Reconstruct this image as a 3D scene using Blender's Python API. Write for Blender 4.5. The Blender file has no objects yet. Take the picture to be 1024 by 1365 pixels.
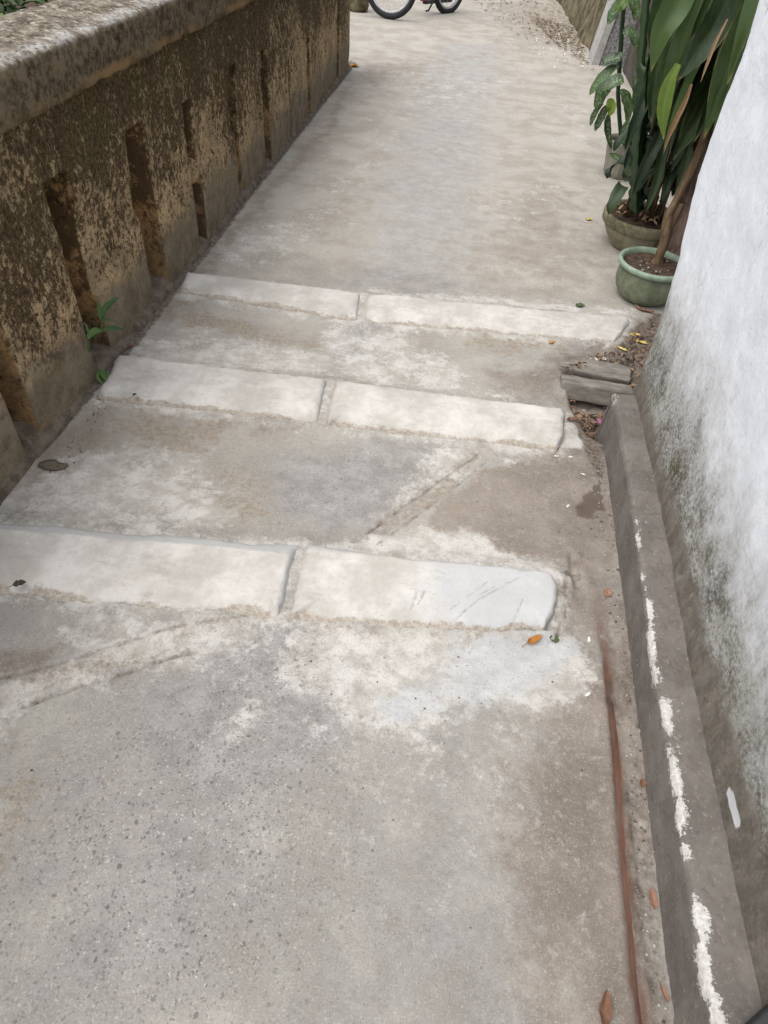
import bpy, bmesh, math, random
import numpy as np
from mathutils import Vector, Matrix

S = bpy.context.scene
COL = S.collection
R = math.radians

# ------------------------------------------------------------------ camera
cam_data = bpy.data.cameras.new("camera")
cam = bpy.data.objects.new("camera", cam_data)
COL.objects.link(cam)
cam_data.sensor_fit = 'VERTICAL'
cam_data.sensor_height = 36.0
cam_data.lens = 876.89 / 1365.0 * 36.0
cam_data.clip_start = 0.02
cam_data.clip_end = 500.0
# columns: camera right, camera up, camera back in world axes
Mx = Matrix(((0.98694897, -0.15358860, 0.04839707),
             (0.14282695, 0.69608077, -0.70361355),
             (0.07437875, 0.70134307, 0.70893279)))
cam.matrix_world = Matrix.Translation((0, 0, 1.45)) @ Mx.to_4x4()
S.camera = cam
S.render.resolution_x = 768
S.render.resolution_y = 1024

# ------------------------------------------------------------------ light
SUN_EL, SUN_AZ = R(66), R(-128)      # high sun behind the camera, veiled by cloud
W = bpy.data.worlds.new("World")
S.world = W
W.use_nodes = True
wn = W.node_tree
bg = wn.nodes['Background']
sky = wn.nodes.new('ShaderNodeTexSky')
sky.sky_type = 'NISHITA'
sky.sun_disc = False
sky.sun_elevation = SUN_EL
sky.sun_rotation = SUN_AZ
sky.air_density = 1.0
sky.dust_density = 3.0
hsv = wn.nodes.new('ShaderNodeHueSaturation')
hsv.inputs['Saturation'].default_value = 0.42      # cloud cover: nearly white light
wn.links.new(sky.outputs[0], hsv.inputs['Color'])
wn.links.new(hsv.outputs[0], bg.inputs['Color'])
bg.inputs['Strength'].default_value = 0.13
sd = bpy.data.lights.new("sun", 'SUN')
sd.energy = 1.5
sd.angle = R(75)
sd.color = (1.0, 0.955, 0.88)
sun = bpy.data.objects.new("sun", sd)
COL.objects.link(sun)
sdir = Vector((math.sin(SUN_AZ) * math.cos(SUN_EL), math.cos(SUN_AZ) * math.cos(SUN_EL), math.sin(SUN_EL)))
sun.rotation_euler = sdir.to_track_quat('Z', 'Y').to_euler()
S.view_settings.view_transform = 'Standard'
S.view_settings.look = 'None'
S.view_settings.exposure = 0.66
S.view_settings.gamma = 1.0

# ------------------------------------------------------------------ helpers
rng = random.Random(7)

def vnoise(p, seed=0):
    p = np.asarray(p, dtype=np.float64)
    i = np.floor(p).astype(np.int64)
    f = p - i
    f = f * f * (3 - 2 * f)
    out = 0
    for dx in (0, 1):
        for dy in (0, 1):
            for dz in (0, 1):
                h = (i[:, 0] + dx) * 374761393 + (i[:, 1] + dy) * 668265263 + (i[:, 2] + dz) * 2147483647 + seed * 974634541
                h = (h ^ (h >> 13)) * 1274126177
                h = h & 0x7fffffff
                h = ((h ^ (h >> 16)) & 0xffff) / 65535.0
                w = (f[:, 0] if dx else 1 - f[:, 0]) * (f[:, 1] if dy else 1 - f[:, 1]) * (f[:, 2] if dz else 1 - f[:, 2])
                out = out + h * w
    return out * 2 - 1

def fbm(p, sc, octv=4, seed=0):
    p = np.asarray(p) * sc
    a, t, n = 1.0, 0, 0
    for k in range(octv):
        t = t + a * vnoise(p, seed + k * 17)
        n += a
        a *= 0.5
        p = p * 2.03
    return t / n

def sstep(a, b, x):
    t = np.clip((x - a) / (b - a), 0, 1)
    return t * t * (3 - 2 * t)

def seg_dist(P, a, b):
    a = np.array(a[:2]); b = np.array(b[:2])
    d = b - a
    t = np.clip(((P - a) @ d) / (d @ d + 1e-12), 0, 1)
    return np.linalg.norm(P - (a + t[:, None] * d), axis=1)

def line_dist(P, pts):
    d = np.full(len(P), 1e9)
    for a, b in zip(pts[:-1], pts[1:]):
        d = np.minimum(d, seg_dist(P, a, b))
    return d

def poly_sd(P, pts):            # signed distance, negative inside
    d = line_dist(P, list(pts) + [pts[0]])
    ins = np.zeros(len(P), bool)
    n = len(pts)
    for k in range(n):
        x1, y1 = pts[k][:2]; x2, y2 = pts[(k + 1) % n][:2]
        if y1 == y2:
            continue
        c = ((y1 > P[:, 1]) != (y2 > P[:, 1])) & (P[:, 0] < (x2 - x1) * (P[:, 1] - y1) / (y2 - y1) + x1)
        ins ^= c
    return np.where(ins, -d, d)

def mesh_obj(name, V, F, mat, parent=None, attrs=None, smooth=True):
    me = bpy.data.meshes.new(name)
    V = np.asarray(V, dtype=np.float32)
    if isinstance(F, np.ndarray):
        me.vertices.add(len(V)); me.vertices.foreach_set('co', V.ravel())
        k = F.shape[1]
        me.loops.add(F.size); me.loops.foreach_set('vertex_index', F.ravel().astype(np.int32))
        me.polygons.add(len(F)); me.polygons.foreach_set('loop_start', (np.arange(len(F)) * k).astype(np.int32))
        me.update(calc_edges=True)
    else:
        me.from_pydata([tuple(map(float, v)) for v in V], [], [tuple(f) for f in F])
    me.validate()
    if attrs:
        for an, val in attrs.items():
            val = np.asarray(val, dtype=np.float32)
            if val.ndim == 1:
                a = me.attributes.new(an, 'FLOAT', 'POINT'); a.data.foreach_set('value', val)
            else:
                a = me.attributes.new(an, 'FLOAT_COLOR', 'POINT'); a.data.foreach_set('color', val.ravel())
    me.polygons.foreach_set('use_smooth', [smooth] * len(me.polygons))
    me.update()
    mats = mat if isinstance(mat, list) else [mat]
    for m in mats:
        me.materials.append(m)
    o = bpy.data.objects.new(name, me)
    COL.objects.link(o)
    if parent is not None:
        o.parent = parent
        o.matrix_parent_inverse = Matrix.Translation(-Vector(parent.location)) if False else Matrix()
        # geometry is given in world metres: shift into the parent's frame
        me.transform(Matrix.Translation(-pworld(parent)))
    return o

def pworld(o):
    v = Vector(o.location)
    while o.parent:
        o = o.parent
        v = v + Vector(o.location)
    return v

def tag(o, label, cat, group=None, kind=None):
    if label: o['label'] = label
    if cat: o['category'] = cat
    if group: o['group'] = group
    if kind: o['kind'] = kind
    return o

def thing(name, label, cat, loc=(0, 0, 0), group=None):
    o = bpy.data.objects.new(name, None)
    o.empty_display_size = 0.1
    o.location = loc
    COL.objects.link(o)
    return tag(o, label, cat, group)

def grid_faces(nu, nv, off=0):
    i = np.arange(nu - 1)[:, None] * nv + np.arange(nv - 1)[None, :]
    i = i.ravel() + off
    return np.stack([i, i + nv, i + nv + 1, i + 1], 1)

class MB:
    def __init__(s):
        s.v = []; s.f = []; s.c = []
    def add(s, V, F, c=None):
        o = len(s.v)
        s.v += [tuple(v) for v in V]
        s.f += [tuple(i + o for i in f) for f in F]
        s.c += list(c) if c is not None else [(0, 0, 0, 1)] * len(V)
    def tube(s, pts, rad, n=10, cap=True, jit=0, col=(0, 0, 0, 1)):
        pts = [Vector(p) for p in pts]
        rad = rad if isinstance(rad, (list, tuple)) else [rad] * len(pts)
        V = []; F = []
        ref = None
        for k, p in enumerate(pts):
            t = (pts[min(k + 1, len(pts) - 1)] - pts[max(k - 1, 0)])
            t = t.normalized() if t.length > 1e-9 else Vector((0, 0, 1))
            if ref is None:
                ref = Vector((1, 0, 0)) if abs(t.x) < .8 else Vector((0, 1, 0))
            a = (ref - t * ref.dot(t)).normalized(); ref = a
            b = t.cross(a)
            for j in range(n):
                g = 2 * math.pi * j / n
                r = rad[k] * (1 + jit * rng.uniform(-1, 1))
                V.append(p + a * math.cos(g) * r + b * math.sin(g) * r)
        for k in range(len(pts) - 1):
            for j in range(n):
                F.append((k * n + j, k * n + (j + 1) % n, (k + 1) * n + (j + 1) % n, (k + 1) * n + j))
        if cap:
            F.append(tuple(range(n))[::-1]); F.append(tuple((len(pts) - 1) * n + j for j in range(n)))
        s.add(V, F, [col] * len(V))
        return s
    def lathe(s, c, prof, n=48, wob=0, closed=False):
        V = []; F = []
        for k, (r, z) in enumerate(prof):
            for j in range(n):
                g = 2 * math.pi * j / n
                q = r * (1 + wob * math.sin(3 * g + k * .3) * .5 + wob * rng.uniform(-.4, .4))
                V.append((c[0] + q * math.cos(g), c[1] + q * math.sin(g), c[2] + z))
        m = len(prof)
        for k in range(m - 1 if not closed else m):
            for j in range(n):
                F.append((k * n + j, k * n + (j + 1) % n, ((k + 1) % m) * n + (j + 1) % n, ((k + 1) % m) * n + j))
        s.add(V, F); return s
    def leaf(s, pts, w, up=(0, -.3, 1), fold=.25, n=14, shape='strap', wav=.0, rnd=None):
        """leaf blade along a Catmull-Rom path; colour = (across, along, random)"""
        P = [Vector(p) for p in pts]
        Q = [P[0] * 2 - P[1]] + P + [P[-1] * 2 - P[-2]]
        up = Vector(up).normalized()
        rnd = rng.random() if rnd is None else rnd
        V = []; C = []; F = []
        ph = rng.uniform(0, 6)
        na = 7
        for k in range(n + 1):
            u = k / n * (len(P) - 1)
            i = min(int(u), len(P) - 2); t = u - i
            p0, p1, p2, p3 = Q[i], Q[i + 1], Q[i + 2], Q[i + 3]
            p = .5 * ((2 * p1) + (p2 - p0) * t + (2 * p0 - 5 * p1 + 4 * p2 - p3) * t * t + (3 * p1 - p0 - 3 * p2 + p3) * t ** 3)
            d = .5 * ((p2 - p0) + 2 * (2 * p0 - 5 * p1 + 4 * p2 - p3) * t + 3 * (3 * p1 - p0 - 3 * p2 + p3) * t * t)
            d.normalize()
            a = d.cross(up)
            if a.length < 1e-4: a = Vector((1, 0, 0))
            a.normalize(); nn = a.cross(d)
            T = k / n
            if shape == 'strap':
                ww = w * min(1, .45 + 1.6 * T) * (1 - max(0, (T - .5) / .5) ** 1.8)
            elif shape == 'oval':
                ww = w * max(0, math.sin(math.pi * min(1, T ** .85))) ** .6 * (1 + .06 * math.sin(T * 23 + ph))
            else:
                ww = w * (1 - T) ** .7 * min(1, .3 + 4 * T)
            ww = max(ww, .0006)
            for j in range(na):
                v = (j / (na - 1) - .5) * 2
                off = nn * (abs(v) * fold * ww * .5 + wav * ww * math.sin(T * 11 + ph + v * 1.4) * abs(v))
                V.append(p + a * v * ww * .5 + off)
                C.append((abs(v), T, rnd, 1))
        for k in range(n):
            for j in range(na - 1):
                b = k * na + j
                F.append((b, b + 1, b + na + 1, b + na))
        s.add(V, F, C); return s
    def lump(s, c, r, sub=2, rough=.25, sq=(1, 1, 1), col=(0, 0, 0, 1), seed=None):
        bm = bmesh.new()
        bmesh.ops.create_icosphere(bm, subdivisions=sub, radius=1)
        V = np.array([v.co[:] for v in bm.verts])
        sd_ = rng.randrange(9999) if seed is None else seed
        V = V * (1 + rough * fbm(V + sd_ % 97, 1.3, 3, sd_))[:, None]
        V = V * np.array(sq) * r + np.array(c)
        F = [[v.index for v in f.verts] for f in bm.faces]
        bm.free()
        s.add(V, F, [col] * len(V)); return s
    def build(s, name, mat, parent=None, smooth=True, attr=None):
        return mesh_obj(name, s.v, s.f, mat, parent, {attr: np.array(s.c)} if attr else None, smooth)

# ------------------------------------------------------------------ node helper
class NT:
    def __init__(s, name):
        s.m = bpy.data.materials.new(name); s.m.use_nodes = True
        s.t = s.m.node_tree; s.N = s.t.nodes; s.L = s.t.links
        s.b = s.N['Principled BSDF']
        s.b.inputs['Roughness'].default_value = .9
        s.b.inputs['Specular IOR Level'].default_value = .25
        s.pos = s.N.new('ShaderNodeNewGeometry').outputs['Position']
    def setin(s, sock, v):
        if isinstance(v, bpy.types.NodeSocket): s.L.new(v, sock)
        elif isinstance(v, (tuple, list)) and len(v) == 3 and sock.type == 'RGBA': sock.default_value = (*v, 1)
        else: sock.default_value = v
    def math(s, op, a, b=0.0, c=0.0, clamp=False):
        n = s.N.new('ShaderNodeMath'); n.operation = op; n.use_clamp = clamp
        s.setin(n.inputs[0], a); s.setin(n.inputs[1], b); s.setin(n.inputs[2], c)
        return n.outputs[0]
    def mul(s, a, b): return s.math('MULTIPLY', a, b)
    def add(s, a, b): return s.math('ADD', a, b)
    def sub(s, a, b): return s.math('SUBTRACT', a, b)
    def vscale(s, v, sc):
        n = s.N.new('ShaderNodeMapping'); s.L.new(v, n.inputs['Vector'])
        n.inputs['Scale'].default_value = sc if isinstance(sc, tuple) else (sc, sc, sc)
        return n.outputs[0]
    def noise(s, scale, detail=5, rough=.6, sc=None, dist=0.0, vec=None, w=None):
        n = s.N.new('ShaderNodeTexNoise')
        v = vec if vec is not None else s.pos
        if sc: v = s.vscale(v, sc)
        s.L.new(v, n.inputs['Vector'])
        n.inputs['Scale'].default_value = scale; n.inputs['Detail'].default_value = detail
        n.inputs['Roughness'].default_value = rough; n.inputs['Distortion'].default_value = dist
        return n.outputs['Fac']
    def voro(s, scale, feature='F1', sc=None, out='Distance', rnd=1.0):
        n = s.N.new('ShaderNodeTexVoronoi'); n.feature = feature
        v = s.vscale(s.pos, sc) if sc else s.pos
        s.L.new(v, n.inputs['Vector'])
        n.inputs['Scale'].default_value = scale; n.inputs['Randomness'].default_value = rnd
        return n.outputs[out]
    def sm(s, x, a, b, lo=0.0, hi=1.0):
        n = s.N.new('ShaderNodeMapRange'); n.interpolation_type = 'SMOOTHSTEP'
        s.setin(n.inputs[0], x)
        n.inputs[1].default_value = a; n.inputs[2].default_value = b
        n.inputs[3].default_value = lo; n.inputs[4].default_value = hi
        return n.outputs[0]
    def mix(s, f, a, b, mode='MIX'):
        n = s.N.new('ShaderNodeMix'); n.data_type = 'RGBA'; n.blend_type = mode
        s.setin(n.inputs[0], f); s.setin(n.inputs[6], a); s.setin(n.inputs[7], b)
        return n.outputs[2]
    def attr(s, name, ch=None):
        n = s.N.new('ShaderNodeAttribute'); n.attribute_name = name
        if ch is None: return n.outputs['Fac']
        if ch == 3: return n.outputs['Alpha']
        q = s.N.new('ShaderNodeSeparateColor'); s.L.new(n.outputs['Color'], q.inputs[0])
        return q.outputs[ch]
    def xyz(s):
        q = s.N.new('ShaderNodeSeparateXYZ'); s.L.new(s.pos, q.inputs[0]); return q.outputs
    def soft(s, mask, noise, w=.12, amp=1.0):
        """break a soft mask's border up with noise"""
        v = s.add(mask, s.mul(s.sub(noise, .5), amp * 2.0))
        return s.sm(v, .5 - w, .5 + w)
    def bump(s, h, strength=.4, dist=.004, prev=None):
        n = s.N.new('ShaderNodeBump'); n.inputs['Strength'].default_value = strength
        n.inputs['Distance'].default_value = dist
        s.setin(n.inputs['Height'], h)
        if prev is not None: s.L.new(prev, n.inputs['Normal'])
        return n.outputs[0]
    def out(s, col, rough=None, normal=None, spec=None):
        s.setin(s.b.inputs['Base Color'], col)
        if rough is not None: s.setin(s.b.inputs['Roughness'], rough)
        if normal is not None: s.L.new(normal, s.b.inputs['Normal'])
        if spec is not None: s.setin(s.b.inputs['Specular IOR Level'], spec)
        return s.m

# ------------------------------------------------------------------ materials
def mat_ground():
    n = NT('old_concrete')
    big = n.noise(1.1, 4, .55); mid = n.noise(5.5, 6, .65); fine = n.noise(55, 6, .75); grit = n.noise(260, 3, .7)
    brush = n.noise(13, 8, .74, sc=(.9, 1.1, 1))
    col = n.mix(n.sm(big, .3, .7), (.275, .262, .238), (.345, .331, .304))
    col = n.mix(n.mul(n.sm(mid, .48, .66), .8), col, (.43, .41, .362))
    col = n.mix(n.mul(n.sm(mid, .5, .3), .6), col, (.235, .21, .18))
    sp_ = n.noise(38, 7, .82)
    col = n.mix(n.sm(sp_, .42, .34, 0, .35), col, (.17, .158, .14))
    col = n.mix(n.sm(sp_, .58, .68, 0, .45), col, (.47, .45, .41))
    far = n.mul(n.attr('mf'), n.sm(n.noise(6, 6, .7), .2, .55, .45, 1.0))
    col = n.mix(far, col, n.mix(n.sm(n.noise(3.5, 5, .65), .36, .62), (.375, .338, .285), (.50, .468, .412)))
    tan = n.soft(n.attr('ma', 2), brush, .2, 1.2)
    col = n.mix(n.mul(tan, .75), col, n.mix(n.sm(fine, .35, .65), (.25, .20, .145), (.37, .31, .235)))
    grey = n.soft(n.attr('mb', 0), n.noise(7, 8, .76), .38, 1.0)
    col = n.mix(n.mul(grey, .75), col, n.mix(n.sm(n.attr('mf'), .7, .95), n.mix(n.sm(brush, .38, .62), (.215, .210, .209), (.345, .338, .334)), n.mix(n.sm(brush, .38, .62), (.335, .332, .325), (.435, .43, .42))))
    brown = n.soft(n.attr('ma', 1), n.noise(9, 8, .72), .26, .9)
    bcol = n.mix(n.sm(mid, .35, .65), (.175, .138, .108), (.275, .228, .188))
    bcol = n.mix(n.sm(n.noise(30, 5, .7), .55, .7), bcol, (.35, .31, .27))
    bcol = n.mix(n.mul(n.attr('mf'), .72), bcol, (.33, .28, .228))
    col = n.mix(n.mul(brown, .88), col, bcol)
    wn_ = n.add(n.mul(n.noise(8, 6, .7), .5), n.mul(n.noise(42, 7, .8), .5))
    wash = n.soft(n.attr('ma', 0), wn_, .26, 1.9)
    wcol = n.mix(n.sm(brush, .38, .62), (.47, .445, .40), (.76, .74, .705))
    wcol = n.mix(n.mul(n.sm(n.noise(30, 6, .75), .54, .64), .6), wcol, (.36, .33, .295))
    col = n.mix(n.mul(wash, .72), col, wcol)
    blue = n.mul(n.soft(n.attr('mb', 3), n.noise(10, 6, .7), .2, .9), .6)
    col = n.mix(blue, col, (.52, .545, .57))
    # aggregate: dark and pale stones showing in the worn cement
    agg = n.attr('mb', 1)
    wv = n.N.new('ShaderNodeTexNoise'); n.L.new(n.pos, wv.inputs['Vector']); wv.inputs['Scale'].default_value = 120; wv.inputs['Detail'].default_value = 3
    wa = n.N.new('ShaderNodeVectorMath'); wa.operation = 'MULTIPLY_ADD'
    n.L.new(wv.outputs['Color'], wa.inputs[0]); wa.inputs[1].default_value = (.014, .014, .014); n.L.new(n.pos, wa.inputs[2])
    for sc, thr, c, wgt in ((170, .32, (.14, .138, .143), .7), (100, .28, (.125, .122, .126), .85), (58, .20, (.10, .098, .102), .9), (120, .24, (.54, .52, .47), .8)):
        vn_ = n.N.new('ShaderNodeTexVoronoi'); n.L.new(wa.outputs[0], vn_.inputs['Vector']); vn_.inputs['Scale'].default_value = sc
        q = n.N.new('ShaderNodeSeparateColor'); n.L.new(vn_.outputs['Color'], q.inputs[0])
        pick = n.sm(n.sub(q.outputs[0], n.mul(n.mul(agg, n.sm(n.noise(8, 4, .6), .38, .6)), .34)), .50, .30)
        size = n.mul(thr, n.add(.25, n.mul(q.outputs[1], 1.2)))
        dot = n.sm(n.sub(vn_.outputs['Distance'], size), .06, -.10)
        col = n.mix(n.mul(n.mul(n.mul(dot, pick), n.add(.14, n.mul(agg, .85))), wgt), col, c)
    col = n.mix(n.sm(n.noise(150, 4, .8), .57, .68, 0, .6), col, (.15, .138, .122))
    col = n.mix(n.sm(fine, .3, .75, 0, .45), n.mix(.16, col, (.10, .09, .08)), n.mix(.22, col, (.62, .60, .57)))
    col = n.mix(n.sm(grit, .54, .70, 0, .4), col, (.56, .54, .49))
    col = n.mix(n.sm(grit, .44, .32, 0, .4), col, (.14, .13, .115))
    ru = n.math('MULTIPLY', n.attr('mr'), n.sm(n.noise(30, 6, .75, sc=(1, .3, 1)), .25, .6), clamp=True)
    col = n.mix(ru, col, n.mix(n.sm(n.noise(60, 5, .75, sc=(1, .3, 1)), .38, .6), (.066, .030, .020), (.15, .082, .056)))
    wet = n.soft(n.attr('ma', 3), n.noise(14, 7, .7), .14, .9)
    col = n.mix(n.mul(wet, .72), col, (.085, .058, .042))
    dirt = n.soft(n.attr('mb', 2), n.noise(22, 8, .75), .3, .9)
    dcol = n.mix(n.sm(n.noise(60, 6, .8), .38, .58), (.06, .046, .036), (.19, .158, .13))
    col = n.mix(n.mul(dirt, .92), col, dcol)
    nb = n.bump(n.noise(9, 7, .65), .35, .012)
    nb = n.bump(n.noise(120, 6, .78), n_strength, .0035, nb)
    nb = n.bump(n.mul(wash, n.noise(40, 5, .7)), .35, .004, nb)
    return n.out(col, n.mix(wet, (.92, .92, .92), (.55, .55, .55)), nb)
n_strength = .5

def mat_slab():
    n = NT('whitish_cement')
    mid = n.noise(7, 7, .7); fine = n.noise(70, 6, .8); st = n.noise(16, 7, .78, sc=(.45, 1.3, 1))
    col = n.mix(n.sm(mid, .35, .68), (.46, .437, .40), (.665, .642, .605))
    col = n.mix(n.sm(st, .54, .68, 0, .55), col, (.36, .342, .312))
    col = n.mix(n.sm(n.noise(45, 7, .82), .56, .66, 0, .4), col, (.30, .28, .25))
    col = n.mix(n.sm(n.noise(5, 5, .6), .55, .72, 0, .35), col, (.50, .465, .40))
    col = n.mix(n.mul(n.soft(n.attr('ms', 2), n.noise(9, 6, .7), .3, .8), .65), col, (.50, .52, .54))
    col = n.mix(n.mul(n.soft(n.attr('ms', 0), st, .22, .7), .75), col, (.40, .405, .405))
    col = n.mix(n.mul(n.mul(n.sm(n.attr('ms', 1), .1, .8), n.sm(n.noise(60, 5, .75), .36, .56)), .62), col, (.27, .255, .235))
    col = n.mix(n.mul(n.soft(n.attr('ms', 3), n.noise(26, 8, .75), .15, 1.1), .8), col, n.mix(n.sm(fine, .4, .6), (.26, .21, .16), (.44, .39, .32)))
    col = n.mix(n.sm(n.noise(130, 3, .7), .64, .76, 0, .7), col, (.25, .23, .2))
    vd = n.voro(60); vc = n.voro(60, out='Color')
    q = n.N.new('ShaderNodeSeparateColor'); n.L.new(vc, q.inputs[0])
    col = n.mix(n.mul(n.mul(n.sm(vd, .16, .06), n.sm(q.outputs[0], .9, .97)), .7), col, (.22, .2, .18))
    col = n.mix(n.sm(fine, .35, .7, 0, .3), n.mix(.1, col, (.2, .19, .17)), n.mix(.2, col, (.72, .71, .69)))
    nb = n.bump(mid, .4, .008)
    nb = n.bump(n.noise(28, 7, .75), .35, .004, nb)
    nb = n.bump(n.noise(220, 4, .7), .25, .0012, nb)
    return n.out(col, .9, nb)

def mat_wall(side=False):
    n = NT('lichened_stone_slot_shade' if side else 'lichened_stone')
    x, y, z = n.xyz()
    streak = n.noise(13, 7, .76, sc=(1.3, 1.3, .5))
    blot = n.noise(20, 8, .82); big = n.noise(2.6, 5, .62); fine = n.noise(75, 6, .8); spk = n.noise(58, 6, .82, sc=(1, 1, .75))
    if side:
        pale = n.mix(n.sm(big, .38, .62), (.60, .355, .15), (.32, .20, .10))
        pale = n.mix(n.sm(n.noise(6, 6, .75), .46, .55, 0, .85), pale, (.06, .04, .024))  # dark blotches over the ochre paint the slots' shade into the side colour
    else:
        pale = n.mix(n.sm(n.noise(7, 5, .7), .38, .62), (.62, .455, .26), (.42, .315, .19))
    pale = n.mix(n.sm(fine, .56, .42, 0, .55), pale, (.13, .09, .05))
    black = n.mix(n.sm(fine, .38, .62), (.030, .020, .011), (.125, .082, .042))
    # lichen and soot: denser upward
    hgt = n.sm(z, .10, .78)
    dens = n.add(n.mul(hgt, .42 if not side else .26), n.add(n.mul(n.sub(streak, .5), 1.1), n.add(n.mul(n.sub(spk, .5), 2.6), n.add(n.mul(n.sub(blot, .5), 1.3), n.mul(n.sub(big, .5), 1.2)))))
    dk = n.sm(dens, .12 if not side else .20, .27 if not side else .36)
    col = n.mix(n.mul(dk, .93), pale, black)
    col = n.mix(n.mul(n.sm(n.noise(6, 5, .6), .55, .7), .35), col, (.11, .062, .026))
    # greenish moss under the coping
    mo = n.mul(n.sm(z, .50, .85), n.sm(n.noise(4.5, 7, .75), .46, .62))
    col = n.mix(n.mul(mo, .55), col, n.mix(n.sm(fine, .4, .6), (.045, .040, .014), (.13, .115, .045)))
    # pale ochre scabs
    sc_ = n.mul(n.sm(n.noise(26, 6, .7, sc=(1, 1, .5)), .60, .68), n.sm(n.noise(3, 3, .5), .42, .6))
    col = n.mix(n.mul(sc_, .85), col, (.48, .37, .22))
    # the foot of the wall: grey, smoother, splashed
    ft = n.soft(n.sm(z, .40, .06), n.noise(5, 6, .7), .25, .8)
    fcol = n.mix(n.sm(n.noise(12, 7, .7), .35, .65), (.15, .124, .088), (.27, .23, .168))
    fcol = n.mix(n.sm(spk, .52, .66, 0, .6), fcol, (.33, .26, .165))
    fcol = n.mix(n.sm(n.noise(40, 6, .8), .56, .66, 0, .6), fcol, (.075, .058, .04))
    col = n.mix(n.mul(ft, .85 if not side else .10), col, fcol)
    sp = n.mul(n.sm(z, .16, .03), n.sm(n.noise(120, 4, .7), .62, .7))
    col = n.mix(n.mul(sp, .5), col, (.38, .35, .31))
    nb = n.bump(blot, .7, .014)
    nb = n.bump(n.noise(48, 7, .8), .6, .007, nb)
    return n.out(col, .95, nb, .12)

def mat_coping():
    n = NT('weathered_coping')
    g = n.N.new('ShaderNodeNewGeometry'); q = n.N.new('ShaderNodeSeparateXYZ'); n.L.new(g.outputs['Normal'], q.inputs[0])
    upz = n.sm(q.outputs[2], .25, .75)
    fine = n.noise(60, 7, .78); blot = n.noise(19, 8, .8, sc=(1, .7, 1)); big = n.noise(3, 4, .6)
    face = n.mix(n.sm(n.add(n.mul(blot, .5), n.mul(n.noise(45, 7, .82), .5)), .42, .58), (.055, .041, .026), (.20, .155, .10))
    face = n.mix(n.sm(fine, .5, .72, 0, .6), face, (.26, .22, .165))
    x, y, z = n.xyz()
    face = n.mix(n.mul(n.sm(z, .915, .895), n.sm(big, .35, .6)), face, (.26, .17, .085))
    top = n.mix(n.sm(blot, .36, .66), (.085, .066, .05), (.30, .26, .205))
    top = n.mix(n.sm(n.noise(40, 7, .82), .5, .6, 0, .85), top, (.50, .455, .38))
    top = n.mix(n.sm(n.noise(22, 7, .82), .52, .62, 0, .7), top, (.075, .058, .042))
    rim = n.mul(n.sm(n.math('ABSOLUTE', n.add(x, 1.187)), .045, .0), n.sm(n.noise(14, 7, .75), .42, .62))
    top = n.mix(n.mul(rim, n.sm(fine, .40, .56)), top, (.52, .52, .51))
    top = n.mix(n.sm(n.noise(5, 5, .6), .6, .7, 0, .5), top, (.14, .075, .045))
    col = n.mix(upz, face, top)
    nb = n.bump(blot, .6, .012); nb = n.bump(fine, .6, .006, nb)
    return n.out(col, 1.0, nb, .03)

def mat_white_wall():
    n = NT('stained_whitewash')
    x, y, z = n.xyz()
    streak = n.noise(16, 8, .75, sc=(1, 1.3, .5)); blot = n.noise(8, 7, .7); fine = n.noise(80, 6, .75)
    white = n.mix(n.sm(n.add(n.mul(n.noise(6, 6, .65), .5), n.mul(n.noise(38, 6, .8), .5)), .40, .60), (.765, .79, .83), (.85, .875, .91))
    white = n.mix(n.sm(streak, .60, .74, 0, .25), white, (.56, .565, .57))
    white = n.mix(n.sm(fine, .60, .7, 0, .35), white, (.52, .52, .52))
    white = n.mix(n.sm(n.noise(30, 6, .7, sc=(1, 2.2, .6)), .66, .75, 0, .45), white, (.40, .39, .37))
    # damp grime climbing from the plinth
    nz = n.add(n.mul(n.sub(streak, .5), .22), n.mul(n.sub(blot, .5), .42))
    zz = n.add(n.sub(z, n.sm(y, .9, 1.8, 0, .09)), n.add(nz, n.mul(n.sub(n.noise(70, 6, .8), .5), .20)))
    haze_ = n.sm(zz, .56, .26)
    gcol = n.mix(n.sm(n.noise(85, 6, .82), .36, .64), (.20, .185, .155), (.44, .425, .39))
    green = n.mix(n.sm(n.noise(5, 4, .6), .45, .62), gcol, n.mix(.55, gcol, (.15, .14, .055)))
    col = n.mix(n.mul(haze_, .72), white, green)
    core = n.mul(n.sm(zz, .40, .22), n.sm(n.add(n.mul(n.noise(85, 6, .82), .55), n.mul(n.noise(7, 4, .6), .45)), .60, .40))
    col = n.mix(n.mul(core, .98), col, n.mix(n.sm(n.noise(4, 4, .6), .4, .62), (.082, .075, .058), (.095, .092, .045)))
    foot = n.sm(n.add(z, n.mul(n.sub(blot, .5), .2)), .265, .195)
    fcol = n.mix(n.sm(streak, .4, .62), (.155, .135, .112), (.235, .208, .175))
    fcol = n.mix(n.sm(n.noise(70, 6, .82, sc=(1, 1, .6)), .57, .67, 0, .55), fcol, (.42, .40, .37))
    fcol = n.mix(n.sm(n.noise(50, 6, .82), .46, .36, 0, .6), fcol, (.09, .08, .066))
    col = n.mix(n.mul(foot, .93), col, fcol)
    col = n.mix(n.sm(n.attr('chip'), .35, .65), col, (.70, .71, .73))
    hl = n.math('ABSOLUTE', n.sub(n.noise(2.6, 4, .6, sc=(1, 1.6, .5)), .5))
    hair = n.mul(n.sm(hl, .003, .001), n.sm(n.noise(1.9, 3, .5), .53, .6))
    col = n.mix(n.mul(hair, .6), col, (.33, .32, .30))
    nb = n.bump(n.noise(13, 7, .7), .45, .008)
    nb = n.bump(n.noise(48, 7, .82), .8, .006, nb)
    return n.out(col, .95, nb, .1)

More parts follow.
